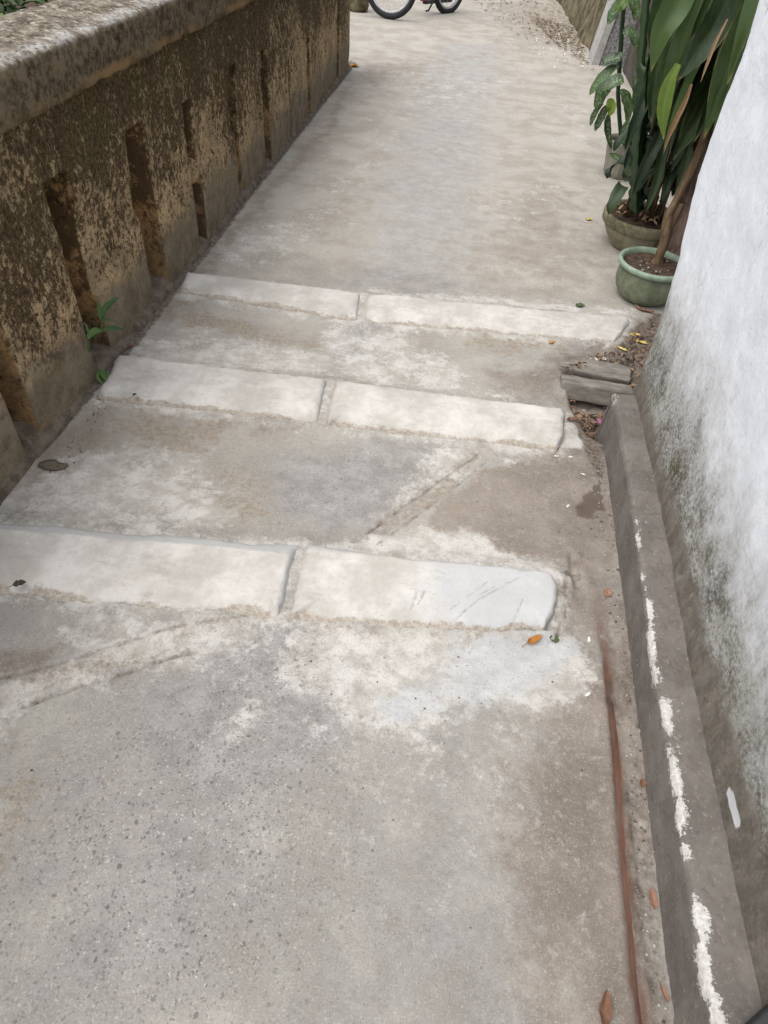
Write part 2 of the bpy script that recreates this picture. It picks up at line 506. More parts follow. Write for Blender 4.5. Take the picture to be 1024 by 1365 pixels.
def mat_kerb():
    n = NT('brown_painted_plinth')
    st = n.noise(26, 7, .75, sc=(1, .3, 1)); blot = n.noise(9, 6, .65); fine = n.noise(110, 5, .75)
    col = n.mix(n.sm(blot, .35, .65), (.142, .126, .113), (.20, .182, .165))
    col = n.mix(n.sm(st, .5, .68, 0, .35), col, (.115, .095, .08))
    col = n.mix(n.sm(n.noise(30, 7, .8), .58, .68, 0, .35), col, (.10, .08, .066))
    col = n.mix(n.sm(fine, .56, .68, 0, .6), col, (.34, .31, .275))
    col = n.mix(n.sm(n.noise(55, 7, .82), .45, .36, 0, .5), col, (.085, .07, .058))
    ch = n.soft(n.attr('chip'), n.add(n.mul(n.noise(30, 9, .82, sc=(1, .45, 1)), .6), n.mul(n.noise(110, 5, .8, sc=(.5, 1, 1)), .4)), .05, 2.3)
    col = n.mix(n.mul(ch, .95), col, n.mix(n.sm(fine, .35, .65), (.46, .44, .41), (.68, .67, .65)))
    fk = n.mul(n.sm(n.noise(80, 7, .82, sc=(1, .6, .6)), .66, .70), .8)
    col = n.mix(fk, col, (.5, .48, .45))
    nb = n.bump(blot, .3, .006); nb = n.bump(n.noise(60, 6, .75), .4, .003, nb)
    nb = n.bump(n.math('SUBTRACT', 1.0, ch), .5, .0025, nb)
    return n.out(col, .8, nb, .3)

def mat_simple(name, a, b, scale=20, rough=.8, bump=.4, bd=.004, spec=.25, third=None, sc=None):
    n = NT(name)
    m1 = n.noise(scale, 7, .72, sc=sc); m2 = n.noise(scale * 5, 5, .75, sc=sc)
    col = n.mix(n.sm(m1, .36, .64), a, b)
    if third: col = n.mix(n.sm(m2, .58, .7, 0, .75), col, third)
    else: col = n.mix(n.sm(m2, .4, .7, 0, .25), col, tuple(min(1, c * 1.5) for c in b))
    nb = n.bump(m1, bump, bd); nb = n.bump(m2, bump, bd * .5, nb)
    return n.out(col, rough, nb, spec)

def mat_leaf(name, dark, light, edge=None, vein=None, gloss=.42, spots=None, tr=.12):
    n = NT(name)
    ac, al, rn = n.attr('lc', 0), n.attr('lc', 1), n.attr('lc', 2)
    m1 = n.noise(24, 5, .65)
    col = n.mix(n.sm(n.add(n.mul(rn, .75), n.mul(m1, .4)), .25, .95), dark, light)
    stripe = n.noise(90, 3, .6, sc=(1, 1, .12))
    col = n.mix(n.sm(stripe, .45, .65, 0, .3), col, light)
    if vein: col = n.mix(n.sm(ac, .1, .0, 0, .6), col, vein)
    if edge: col = n.mix(n.mul(n.sm(ac, .9, 1.0), n.sm(n.noise(14, 3, .6), .48, .66)), col, edge)
    if edge: col = n.mix(n.mul(n.sm(al, .93, 1.0), .8), col, edge)
    if spots:
        col = n.mix(n.mul(n.sm(n.noise(85, 5, .75), .48, .62), n.sm(ac, .95, .35)), col, spots)
    nb = n.bump(stripe, .25, .002)
    n.b.inputs['Transmission Weight'].default_value = 0
    m = n.out(col, gloss, nb, .4)
    return m

M = {}
M['ground'] = mat_ground()
M['slab'] = mat_slab()
M['wall'] = mat_wall(); M['wall_side'] = mat_wall(True)
M['coping'] = mat_coping()
M['white'] = mat_white_wall()
M['kerb'] = mat_kerb()
M['mortar'] = mat_simple('mortar_base', (.10, .078, .06), (.20, .165, .13), 18, .95, .6, .008, .1, (.28, .24, .2))
M['stone'] = mat_simple('old_gutter_stone', (.15, .135, .115), (.27, .25, .22), 22, .9, .5, .005, .2, (.38, .35, .31), sc=(.4, 1.5, 1))
M['rust'] = mat_simple('rusty_iron', (.070, .032, .022), (.135, .07, .048), 26, .75, .3, .002, .3, (.07, .032, .02), sc=(1, .15, 1))
M['glaze'] = mat_simple('celadon_glaze', (.12, .145, .09), (.215, .235, .155), 16, .5, .25, .002, .4, (.085, .085, .06))
M['glaze_rim'] = mat_simple('celadon_glaze_rim', (.20, .27, .195), (.31, .385, .295), 22, .5, .3, .002, .4, (.16, .165, .115))
M['bowl'] = mat_simple('mossy_cement_bowl', (.20, .182, .125), (.31, .285, .205), 12, .9, .35, .004, .2, (.12, .12, .06))
M['bowl_rim'] = mat_simple('mossy_cement_rim', (.12, .115, .065), (.25, .235, .16), 20, .95, .6, .006, .15, (.055, .065, .025))
M['greypot'] = mat_simple('grey_cement_pot', (.22, .215, .175), (.33, .32, .27), 16, .9, .35, .003, .2, (.15, .17, .085), sc=(1.5, 1.5, .5))
M['soil'] = mat_simple('potting_soil', (.05, .034, .024), (.13, .092, .066), 40, .98, .8, .008, .1, (.20, .15, .11))
M['bark'] = mat_simple('pale_bark', (.12, .078, .045), (.25, .175, .11), 30, .9, .7, .006, .15, (.08, .05, .03), sc=(2, 2, .35))
M['bark_dark'] = mat_simple('rough_brown_bark', (.10, .066, .052), (.24, .17, .14), 16, .95, .9, .015, .1, (.06, .04, .03), sc=(1.5, 1.5, .5))
M['pebble'] = mat_simple('pebbledash', (.13, .125, .13), (.42, .41, .41), 42, .9, .9, .015, .2, (.58, .57, .57))
M['trim'] = mat_simple('cement_trim', (.30, .29, .275), (.43, .42, .40), 12, .9, .3, .003, .2)
M['mossbank'] = mat_simple('mossy_old_wall', (.075, .062, .035), (.22, .185, .12), 9, .95, .7, .012, .1, (.10, .10, .045))
M['backwall'] = mat_simple('shade_dark_cement_wall', (.05, .045, .038), (.11, .10, .085), 6, .95, .5, .008, .1)  # colour kept dark to stand in for shade between the leaves
M['dracaena'] = mat_leaf('dracaena_leaf', (.006, .016, .008), (.068, .112, .034), (.24, .21, .085), (.06, .09, .034), .33)
M['spurge'] = mat_leaf('dim_leaf', (.012, .026, .013), (.05, .08, .034), (.06, .08, .04), (.03, .05, .02), .55)
M['lime'] = mat_leaf('lime_leaf', (.05, .10, .016), (.16, .23, .04), (.42, .38, .07), (.2, .26, .08), .42)
M['dry'] = mat_leaf('dry_leaf', (.20, .115, .055), (.40, .27, .16), None, (.25, .16, .09), .8)
M['dumb'] = mat_leaf('dumbcane_leaf', (.020, .045, .018), (.065, .115, .035), None, (.08, .13, .06), .36, (.20, .27, .15))
M['cactus'] = mat_leaf('spurge_stem', (.022, .05, .02), (.05, .09, .035), (.10, .11, .06), (.03, .06, .025), .5)
M['weed'] = mat_leaf('weed_leaf', (.04, .09, .02), (.09, .165, .045), None, (.11, .18, .06), .5)
M['shrub'] = mat_leaf('shrub_leaf', (.02, .05, .01), (.09, .15, .025), None, (.1, .16, .04), .5)
M['rubber'] = mat_simple('black_rubber', (.012, .012, .014), (.025, .025, .028), 30, .7, .2, .002, .3)
M['steel'] = mat_simple('dull_steel', (.36, .36, .36), (.52, .52, .52), 30, .4, .1, .001, .5)
M['redpaint'] = mat_simple('red_paint', (.32, .02, .025), (.42, .035, .04), 10, .4, .1, .001, .5)
M['blackpaint'] = mat_simple('black_paint', (.012, .012, .016), (.02, .02, .026), 10, .45, .1, .001, .4)
M['darkgrey'] = mat_simple('dark_grey_rubber', (.035, .036, .038), (.048, .049, .051), 30, .75, .2, .001, .3)
M['clod'] = mat_simple('dried_mortar_clod', (.10, .082, .06), (.19, .165, .125), 60, .95, .7, .006, .1)

# ------------------------------------------------------------------ pavement
# outlines in world metres (x across the alley, y along it)
SLABS = [   # far-left, far-right, near-right, near-left
    dict(q=[(-1.258, 1.146), (-0.321, 1.235), (-0.306, 0.971), (-1.213, 0.906)], h=.040, lab='long whitish slab at the left wall in the nearest step, with a blue grey back edge', edge=1),
    dict(q=[(-0.308, 1.235), (0.434, 1.278), (0.421, 1.069), (-0.286, 0.97)], h=.038, lab='whitish slab with scratch marks at the right end of the nearest step', edge=0),
    dict(q=[(-1.204, 2.018), (-0.406, 2.061), (-0.385, 1.794), (-1.171, 1.759)], h=.040, lab='whitish slab reaching the left wall in the middle step', edge=0),
    dict(q=[(-0.388, 2.061), (0.502, 2.094), (0.47, 1.847), (-0.358, 1.792)], h=.040, lab='whitish slab with a worn right end in the middle step', edge=0),
    dict(q=[(-1.21, 2.747), (-0.395, 2.782), (-0.375, 2.531), (-1.174, 2.557)], h=.034, lab='whitish slab reaching the left wall in the farthest step', edge=0),
    dict(q=[(-0.374, 2.78), (0.837, 2.895), (0.757, 2.667), (-0.351, 2.538)], h=.034, lab='whitish slab with paw prints in the farthest step, nearest the green pot', edge=0),
]
WASH = [  # lime wash and cement smears
    ([(-0.291, 0.959), (-0.02, 1.003), (0.219, 1.012), (0.417, 1.051), (0.47, 1.105), (0.53, 1.092), (0.51, 1.017), (0.412, 0.91), (0.336, 0.865), (0.224, 0.886), (0.13, 0.767), (-0.016, 0.721), (-0.115, 0.771), (-0.258, 0.826)], .05, 1.0),
    ([(-0.17, 1.279), (0.018, 1.407), (0.157, 1.399), (0.25, 1.347), (0.407, 1.335), (0.449, 1.286), (0.119, 1.281)], .03, 1.15),
    ([(-1.18, 1.234), (-1.019, 1.488), (-0.729, 1.445), (-0.587, 1.307), (-0.654, 1.236), (-1.07, 1.201)], .08, .95),
    ([(-0.757, 0.959), (-0.456, 0.97), (-0.328, 0.947), (-0.414, 0.839), (-0.576, 0.766), (-0.777, 0.791)], .06, .75),
    ([(-0.913, 0.691), (-0.771, 0.739), (-0.714, 0.699), (-0.828, 0.638), (-0.857, 0.595)], .04, .95),
    ([(-0.398, 0.68), (-0.365, 0.744), (-0.302, 0.717), (-0.303, 0.66), (-0.367, 0.639)], .05, .75),
    ([(-1.162, 2.21), (-0.792, 2.312), (-0.502, 2.274), (-0.439, 2.125), (-0.812, 2.08), (-1.191, 2.06)], .06, .85),
    ([(-0.509, 2.452), (-0.168, 2.548), (0.172, 2.178), (0.347, 2.172), (-0.058, 2.12), (-0.411, 2.132)], .06, .75),
    ([(0.006, 1.769), (0.344, 1.858), (0.191, 1.701), (-0, 1.575), (-0.073, 1.387), (-0.123, 1.409)], .05, .65),
    ([(0.485, 2.037), (0.54, 2.028), (0.546, 1.919), (0.45, 1.854), (0.344, 1.849), (0.451, 1.892)], .02, 1.1),
    ([(-0.347, 2.859), (0.14, 2.951), (0.567, 3.001), (0.85, 3.009), (0.842, 2.941), (0.143, 2.877)], .05, .95),
    ([(-1.136, 3.092), (-1.025, 3.521), (-0.773, 3.502), (-0.815, 3.02), (-1.057, 2.846)], .12, .6),
    ([(-1.028, 3.86), (-0.706, 5.18), (-0.456, 5.895), (-0.53, 4.042), (-0.713, 3.23)], .2, .38),
    ([(-0.093, 4.201), (0.665, 4.755), (0.793, 4.498), (0.275, 3.859)], .2, .34),
    ([(-1.055, 6.588), (-0.339, 7.571), (0.388, 7.331), (0.013, 6.111), (-0.762, 5.543)], .4, .4),
    ([(-0.359, 4.975), (0.373, 5.455), (0.169, 4.712)], .2, .34),
    ([(0.664, 7.182), (0.957, 6.548), (0.9, 5.493), (0.598, 5.55)], .2, .42),
    ([(0.661, 2.848), (0.859, 2.939), (0.855, 2.767), (0.672, 2.59)], .03, .8),
    ([(-0.26, 0.836), (0.336, 0.875), (0.232, 0.684), (0.047, 0.52), (-0.152, 0.687)], .2, .42),
]
BROWN = [
    ([(0.06, 1.449), (0.191, 1.693), (0.503, 1.866), (0.626, 1.916), (0.618, 1.41), (0.517, 1.329), (0.429, 1.346), (0.25, 1.369), (0.155, 1.437), (0.089, 1.384)], .03, 1.2),
    ([(0.471, 1.291), (0.622, 1.38), (0.623, 0.95), (0.612, 0.617), (0.589, 0.265), (0.385, 0.234), (0.348, 0.426), (0.318, 0.63), (0.373, 0.841), (0.514, 1.018)], .13, 1.0),
    ([(0.082, 4.397), (0.87, 4.833), (0.841, 3.081), (0.353, 3.014), (-0.013, 3.102)], .3, .55),
    ([(-0.94, 0.738), (-0.823, 0.804), (-0.812, 0.711), (-0.902, 0.673)], .05, .9),
    ([(-0.887, 0.647), (-0.783, 0.656), (-0.811, 0.515)], .06, .6),
    ([(-1.217, 1.48), (-1.139, 1.75), (-1.1, 1.608), (-1.11, 1.323), (-1.17, 1.259)], .04, 1.05),
    ([(-1.229, 2.376), (-1.193, 2.82), (-1.105, 5.009), (-1.116, 6.556), (-1.007, 5.051), (-1.136, 3.092), (-1.091, 2.352)], .06, .8),
    ([(0.165, 2.338), (0.542, 2.555), (0.505, 2.162), (0.347, 2.172)], .06, .7),
    ([(0.535, 2.435), (0.955, 3.002), (0.831, 2.347), (0.608, 2.188), (0.626, 1.916), (0.514, 2.068)], .05, 1.1),
    ([(-0.609, 1.883), (-0.406, 1.842), (-0.388, 1.759), (-0.942, 1.667), (-0.875, 1.771)], .05, .5),
    ([(-1.265, 7.388), (0.077, 8.524), (-0.556, 6.845), (-1.034, 6.463)], .3, .55),
    ([(-0.227, 12.063), (1.135, 13.127), (1.202, 9.614), (0.403, 9.129)], .8, .75),
]
TAN = [
    ([(-0.266, 0.979), (0.001, 0.993), (0.218, 1.024), (0.219, 1.003), (-0.015, 0.966), (-0.268, 0.945)], .016, 1.3),
    ([(-0.333, 0.965), (-0.44, 0.921), (-0.628, 0.798), (-0.799, 0.687), (-0.877, 0.629), (-0.892, 0.655), (-0.793, 0.745), (-0.569, 0.895), (-0.394, 0.968)], .016, 1.5),
    ([(-0.173, 1.297), (0.137, 1.752), (0.187, 1.792), (0.097, 1.597), (-0.127, 1.288)], .014, 1.4),
    ([(-1.105, 2.479), (-0.826, 2.427), (-0.443, 2.289), (-0.792, 2.312), (-1.062, 2.36)], .05, .8),
    ([(-1.09, 1.762), (-0.698, 1.726), (-0.72, 1.559), (-1.028, 1.564)], .06, .75),
    ([(-0.684, 1.455), (-0.59, 1.629), (-0.399, 1.381), (-0.537, 1.225)], .08, .6),
    ([(-0.118, 2.695), (0.684, 2.72), (0.574, 2.564), (0.16, 2.452)], .05, .6),
    ([(-0.82, 0.531), (-0.728, 0.619), (-0.602, 0.502), (-0.699, 0.321)], .2, .55),
]
GREY = [
    ([(-0.521, 1.567), (-0.229, 1.755), (0.086, 1.747), (-0.077, 1.419), (-0.264, 1.299), (-0.435, 1.341)], .1, 1.0),
    ([(-0.39, 2.908), (-0.461, 4.195), (-0.503, 6.341), (-0.416, 8.633), (0.067, 8.926), (0.052, 5.144), (0.028, 3.034)], .22, 1.0),
    ([(-0.491, 2.522), (-0.239, 2.593), (-0.169, 2.306), (-0.393, 2.19)], .06, .7),
    ([(-0.45, 0.833), (-0.242, 0.918), (-0.152, 0.687), (-0.337, 0.6), (-0.469, 0.63)], .1, 1.4),
    ([(-0.663, 0.559), (-0.353, 0.651), (-0.171, 0.368), (-0.396, 0.184), (-0.584, 0.121), (-0.664, 0.26)], .15, .7),
    ([(-0.016, 0.509), (0.236, 0.584), (0.331, 0.225), (-0.024, 0.171)], .2, .62),
    ([(-0.03, 0.807), (0.192, 0.788), (0.166, 0.638), (-0.043, 0.67)], .1, .55),
]
AGG = [
    ([(-0.726, 0.547), (-0.436, 0.792), (-0.279, 0.91), (-0.11, 0.658), (-0.107, 0.352), (-0.191, 0.145), (-0.564, 0.088), (-0.752, 0.413)], .12, 1.0),
    ([(-0.525, 1.492), (-0.178, 1.767), (-0.004, 1.611), (-0.163, 1.368), (-0.426, 1.31)], .08, .55),
]
WET = [
    ([(0.536, 1.659), (0.601, 1.73), (0.6, 1.602), (0.557, 1.551), (0.505, 1.564)], .016, .85),
    ([(0.488, 1.398), (0.532, 1.376), (0.536, 1.29), (0.491, 1.267), (0.468, 1.319)], .04, .6),
    ([(0.54, 0.978), (0.573, 0.984), (0.579, 0.611), (0.556, 0.26), (0.529, 0.256), (0.546, 0.605)], .014, .55),
]
DIRT = [
    ([(0.514, 2.214), (0.687, 2.258), (0.643, 2.007), (0.598, 1.748), (0.558, 1.9)], .015, 1.2),
    ([(0.506, 2.486), (0.838, 2.635), (0.8, 2.339), (0.498, 2.315)], .02, .9),
    ([(0.846, 2.831), (0.991, 3.013), (0.878, 2.469), (0.788, 2.336), (0.715, 2.542)], .03, 1.1),
    ([(0.591, 1.232), (0.634, 1.241), (0.634, 0.792), (0.603, 0.267), (0.55, 0.259), (0.569, 0.781)], .016, .42),
    ([(-1.241, 1.26), (-1.187, 1.855), (-1.187, 2.705), (-1.197, 3.681), (-1.205, 7.256), (-1.278, 7.381), (-1.261, 3.751), (-1.26, 2.759), (-1.247, 1.864), (-1.265, 1.222)], .008, .8),
]
BLUE = [
    ([(0.137, 1.039), (0.439, 1.074), (0.336, 0.875), (0.188, 0.848)], .06, 1.0),
    ([(-0.076, 0.861), (0.223, 0.896), (0.14, 0.759), (-0.018, 0.73)], .08, .7),
    ([(-0.58, 3.568), (-0.359, 4.975), (-0.038, 3.448), (-0.368, 2.994)], .25, .15),
]
LINES = [  # (points, ridge height, ridge width, cut depth, cut width)
    ([(-0.446, 0.851), (-0.491, 0.851), (-0.53, 0.832), (-0.588, 0.795), (-0.69, 0.727), (-0.768, 0.679), (-0.826, 0.635)], .004, .016, .013, .007),
    ([(0.187, 1.796), (0.004, 1.54), (-0.171, 1.288)], .005, .016, .010, .007),
    ([(0.227, 1.773), (0.098, 1.579), (-0.104, 1.287)], .005, .016, .006, .006),
    ([(-0.913, 0.691), (-0.827, 0.739), (-0.727, 0.805), (-0.573, 0.904), (-0.396, 0.972)], .004, .016, .006, .006),
    ([(0.477, 1.395), (0.48, 1.292), (0.491, 1.261)], .0, .01, .016, .006),
    ([(0.46, 1.303), (0.445, 1.125), (0.414, 1.055)], .0, .01, .012, .005),
]
PIT = [(0.509, 2.417), (0.805, 2.578), (0.793, 2.285), (0.691, 2.208), (0.633, 1.961), (0.581, 1.993), (0.53, 2.143)]

def soft_poly(P, items):
    m = np.zeros(len(P))
    Q3 = np.column_stack([P, np.zeros(len(P))])
    for pts, w, s in items:
        k = min(w, .12)
        Q = P + k * np.column_stack([fbm(Q3, .28 / k, 3, 301), fbm(Q3, .28 / k, 3, 302)])
        sd_ = poly_sd(Q, pts)
        m = np.maximum(m, s * sstep(w * 2.0, -w * 1.6, sd_))
    return m

GRV_ = [(0.539, 1.328), (0.545, 1.223), (0.549, 1.12), (0.552, 1.049), (0.552, 0.969), (0.555, 0.895), (0.554, 0.815), (0.551, 0.723), (0.546, 0.621), (0.544, 0.514), (0.543, 0.418), (0.541, 0.331), (0.544, 0.258), (0.548, 0.201)]
def ground_z(P):
    P3 = np.column_stack([P, np.zeros(len(P))])
    h = .0055 * fbm(P3, 2.2, 4, 3) + .0016 * fbm(P3, 18, 4, 5) + .0008 * fbm(P3, 60, 2, 9)
    for s in SLABS:
        sd_ = poly_sd(P, s['q'])
        h = h + .011 * sstep(.075, .0, sd_) * (sd_ > -.02) - .02 * sstep(-.015, -.05, sd_)
    for pts, rh, rw, cd, cw in LINES:
        d = line_dist(P, pts) + .006 * fbm(P3, 30, 3, 21)
        h = h + rh * np.exp(-(d / rw) ** 2) - cd * np.exp(-(np.maximum(d, 0) / cw) ** 2)
    sd_ = poly_sd(P, PIT)
    h = h - .075 * sstep(.015, -.035, sd_) + .02 * sstep(.02, -.06, sd_) * fbm(P3, 22, 3, 31)
    # gutter strip between the iron pipe and the plinth
    g_ = sstep(.555, .575, P[:, 0]) * sstep(.70, .62, P[:, 0]) * sstep(1.25, .95, P[:, 1])
    h = h - .010 * g_ + .007 * g_ * fbm(P3, 45, 4, 41)
    gr_ = line_dist(P, GRV_)
    h = h - .009 * sstep(.013, .005, gr_) * sstep(1.25, .9, P[:, 1])
    # cement smear skins stand a little proud
    h = h + .0028 * sstep(.35, .65, soft_poly(P, WASH[:5]) + .5 * fbm(P3, 14, 4, 51))
    return h

xs = np.arange(-1.36, 1.40, .0075)
ys = [-.5]
while ys[-1] < 14.5:
    y_ = ys[-1]
    ys.append(y_ + (.02 if y_ < .1 else .0065 if y_ < 2.3 else .0065 + .012 * (y_ - 2.3)))
ys = np.array(ys)
GX, GY = np.meshgrid(xs, ys, indexing='ij')
P = np.column_stack([GX.ravel(), GY.ravel()])
Z = ground_z(P)
ma = np.column_stack([soft_poly(P, WASH), soft_poly(P, BROWN), soft_poly(P, TAN), soft_poly(P, WET)])
for s in SLABS:      # a rim of wash round each slab
    sd_ = poly_sd(P, s['q'])
    ma[:, 0] = np.maximum(ma[:, 0], .62 * sstep(.07, .0, sd_))
P3_ = np.column_stack([P, np.zeros(len(P))])
crack = np.zeros(len(P))
for pts, rh, rw, cd, cw in LINES:     # dirt caught in the seams
    crack = np.maximum(crack, min(.46, cd * 70) * sstep(.0115, .002, line_dist(P, pts) + .003 * fbm(P3_, 30, 3, 21)))
mb = np.column_stack([soft_poly(P, GREY), soft_poly(P, AGG), np.maximum(soft_poly(P, DIRT), crack), soft_poly(P, BLUE)])
GRV = [(0.539, 1.328), (0.545, 1.223), (0.549, 1.12), (0.552, 1.049), (0.552, 0.969), (0.555, 0.895), (0.554, 0.815), (0.551, 0.723), (0.546, 0.621), (0.544, 0.514), (0.543, 0.418), (0.541, 0.331), (0.544, 0.258), (0.548, 0.201)]
rd_ = line_dist(P, GRV) + .004 * fbm(P3_, 25, 3, 401)
mr = np.clip(.95 * sstep(.014, .006, rd_) * sstep(1.25, .85, P[:, 1]) + .40 * sstep(.034, .004, rd_), 0, 1)
alley = mesh_obj('alley_pavement', np.column_stack([P, Z]), grid_faces(len(xs), len(ys)), M['ground'], None, dict(ma=ma, mb=mb, mr=mr, mf=np.maximum(.95 * sstep(2.75, 3.2, P[:, 1]), .55 * sstep(1.2, 1.35, P[:, 1]) * sstep(.55, .1, P[:, 0]))))
tag(alley, 'worn grey concrete alley pavement with white cement smears', 'pavement', None, 'structure')
# the yard and the land beyond: one sheet to the horizon, with the alley's own rectangle left to the pavement
bx = [-200, xs[0], xs[-1], 200]; by = [-200, ys[0], ys[-1], 200]
V = [(x_, y_, -.004) for x_ in bx for y_ in by]
F = [(i * 4 + j, (i + 1) * 4 + j, (i + 1) * 4 + j + 1, i * 4 + j + 1) for i in range(3) for j in range(3) if not (i == 1 and j == 1)]
za = np.zeros((16, 4)); zb = np.tile([.2, .1, 0, 0], (16, 1))
gr = mesh_obj('ground', V, F, M['ground'], None, dict(ma=za, mb=zb, mf=np.full(16, .9)), False)
tag(gr, 'concrete yard ground beyond the alley', 'ground', None, 'structure')

# ------------------------------------------------------------------ step slabs
def scuff_lines(k):
    if k == 1:
        return [([(0.127, 1.035), (0.208, 1.132), (0.311, 1.225)], .0022), ([(0.133, 1.086), (0.227, 1.194)], .0015), ([(0.297, 1.069), (0.325, 1.155)], .002),
                ([(0.026, 1.064), (0.036, 1.123)], .003), ([(0.044, 1.083), (0.056, 1.127)], .003), ([(0.208, 1.144), (0.248, 1.185)], .002)]
    return []
def paws(k):
    out = []
    cs = {1: [(0.084, 1.191)], 5: [(0.5, 2.661), (0.164, 2.632), (0.343, 2.631)]}.get(k, [])
    for cx_, cy_ in cs:
        out.append((cx_, cy_ - .008, .012))
        for a in (-.9, -.3, .3, .9):
            out.append((cx_ + .022 * math.sin(a), cy_ + .018 * math.cos(a) - .002, .007))
    return out

for k, s in enumerate(SLABS):
    q = [np.array(c[:2]) for c in s['q']]
    fl, fr, nr, nl = q
    if k == 0: fl = np.array((-1.212, fl[1])); nl = np.array((-1.212, nl[1]))
    w = np.linalg.norm(fr - fl); d = np.linalg.norm(fl - nl)
    res = .005 if k < 2 else .007 if k < 4 else .009
    nu, nv = int(w / res), int(d / res)
    u = np.linspace(0, 1, nu); v = np.linspace(0, 1, nv)
    U, Vv = np.meshgrid(u, v, indexing='ij'); U = U.ravel()[:, None]; Vv = Vv.ravel()[:, None]
    P = (1 - Vv) * ((1 - U) * nl + U * nr) + Vv * ((1 - U) * fl + U * fr)
    U = U[:, 0]; Vv = Vv[:, 0]
    P3 = np.column_stack([P, np.full(len(P), k * 3.1)])
    edge = np.minimum(np.minimum(U * w, (1 - U) * w * 1.2), np.minimum(Vv * d, (1 - Vv) * d))
    wob = .010 * fbm(P3, 9, 5, 61 + k) + .006 * fbm(P3, 40, 3, 66 + k)
    e = edge + wob
    rd = .020
    rdv = np.where((Vv * d < .12) & (Vv * d <= edge + 1e-6), .11, .030)
    dome = np.sqrt(np.clip(1 - (1 - np.clip(e / rdv, 0, 1)) ** 2, 0, 1))
    h = s['h'] * dome + .0025 * fbm(P3, 5, 3, 71 + k) + .0009 * fbm(P3, 40, 3, 75) + .006 * Vv - .004 + .004 * fbm(P3, 2.5, 3, 73)
    h = h - .03 * sstep(.006, -.006, e)
    # rim wobble in plan
    c0 = P.mean(0)
    lim = sstep(.05, 0, edge)
    P = P + np.column_stack([.012 * fbm(P3, 8, 5, 81 + k), .014 * fbm(P3, 8, 5, 91 + k)]) * lim[:, None]
    sc = np.zeros(len(P)); ed = np.zeros(len(P)); bl = np.zeros(len(P)); gd = np.zeros(len(P))
    # worn round in plan at the free ends
    if k in (1, 3, 5):
        P[:, 0] -= (.030, .022, .02)[k // 2] * sstep(.8, 1, U) * np.abs(2 * Vv - 1.05) ** 2.2
    P[:, 1] -= .006 * np.sin(U * 3.1 + k) * sstep(.5, 0, Vv)
    for pts, wd in scuff_lines(k):
        dd = line_dist(P, pts); m_ = sstep(wd * 1.6, wd * .4, dd + .002 * fbm(P3, 60, 2, 5))
        sc = np.maximum(sc, m_); h = h - .0018 * m_
    for cx_, cy_, r_ in paws(k):
        m_ = sstep(r_ * 1.15, r_ * .7, np.hypot(P[:, 0] - cx_, P[:, 1] - cy_))
        sc = np.maximum(sc, .45 * m_); h = h - .002 * m_
    if s['edge']:
        ed = sstep(.065, .03, (1 - Vv) * d) * 1.1
        h = h - .008 * sstep(.06, .0, (1 - Vv) * d)
    ed = np.maximum(ed, .9 * sstep(.020, .004, (1 - U) * w))
    if k == 1:
        bl = sstep(.25, .75, U) * .95
        ed = np.maximum(ed, .7 * sstep(.05, .02, (1 - Vv) * d) * sstep(.4, .2, U))
    gd = .95 * sstep(.045, .0, Vv * d + .02 * fbm(P3, 12, 4, 97)) + .35 * sstep(.02, 0, (1 - Vv) * d)
    V = np.column_stack([P, h])
    F = grid_faces(nu, nv)
    o = mesh_obj('step_slab', V, F, M['slab'], None, dict(ms=np.column_stack([ed, sc, bl, gd])))
    tag(o, s['lab'], 'stone slab', 'whitish slabs laid as low steps across the alley')

# ------------------------------------------------------------------ left stone wall
wall = thing('stone_wall', 'low dark lichened stone wall with upright panels and pale coping along the left side', 'wall', (-1.22, 3.5, 0))
WX = -1.236
Y0, Y1 = -.9, 7.02
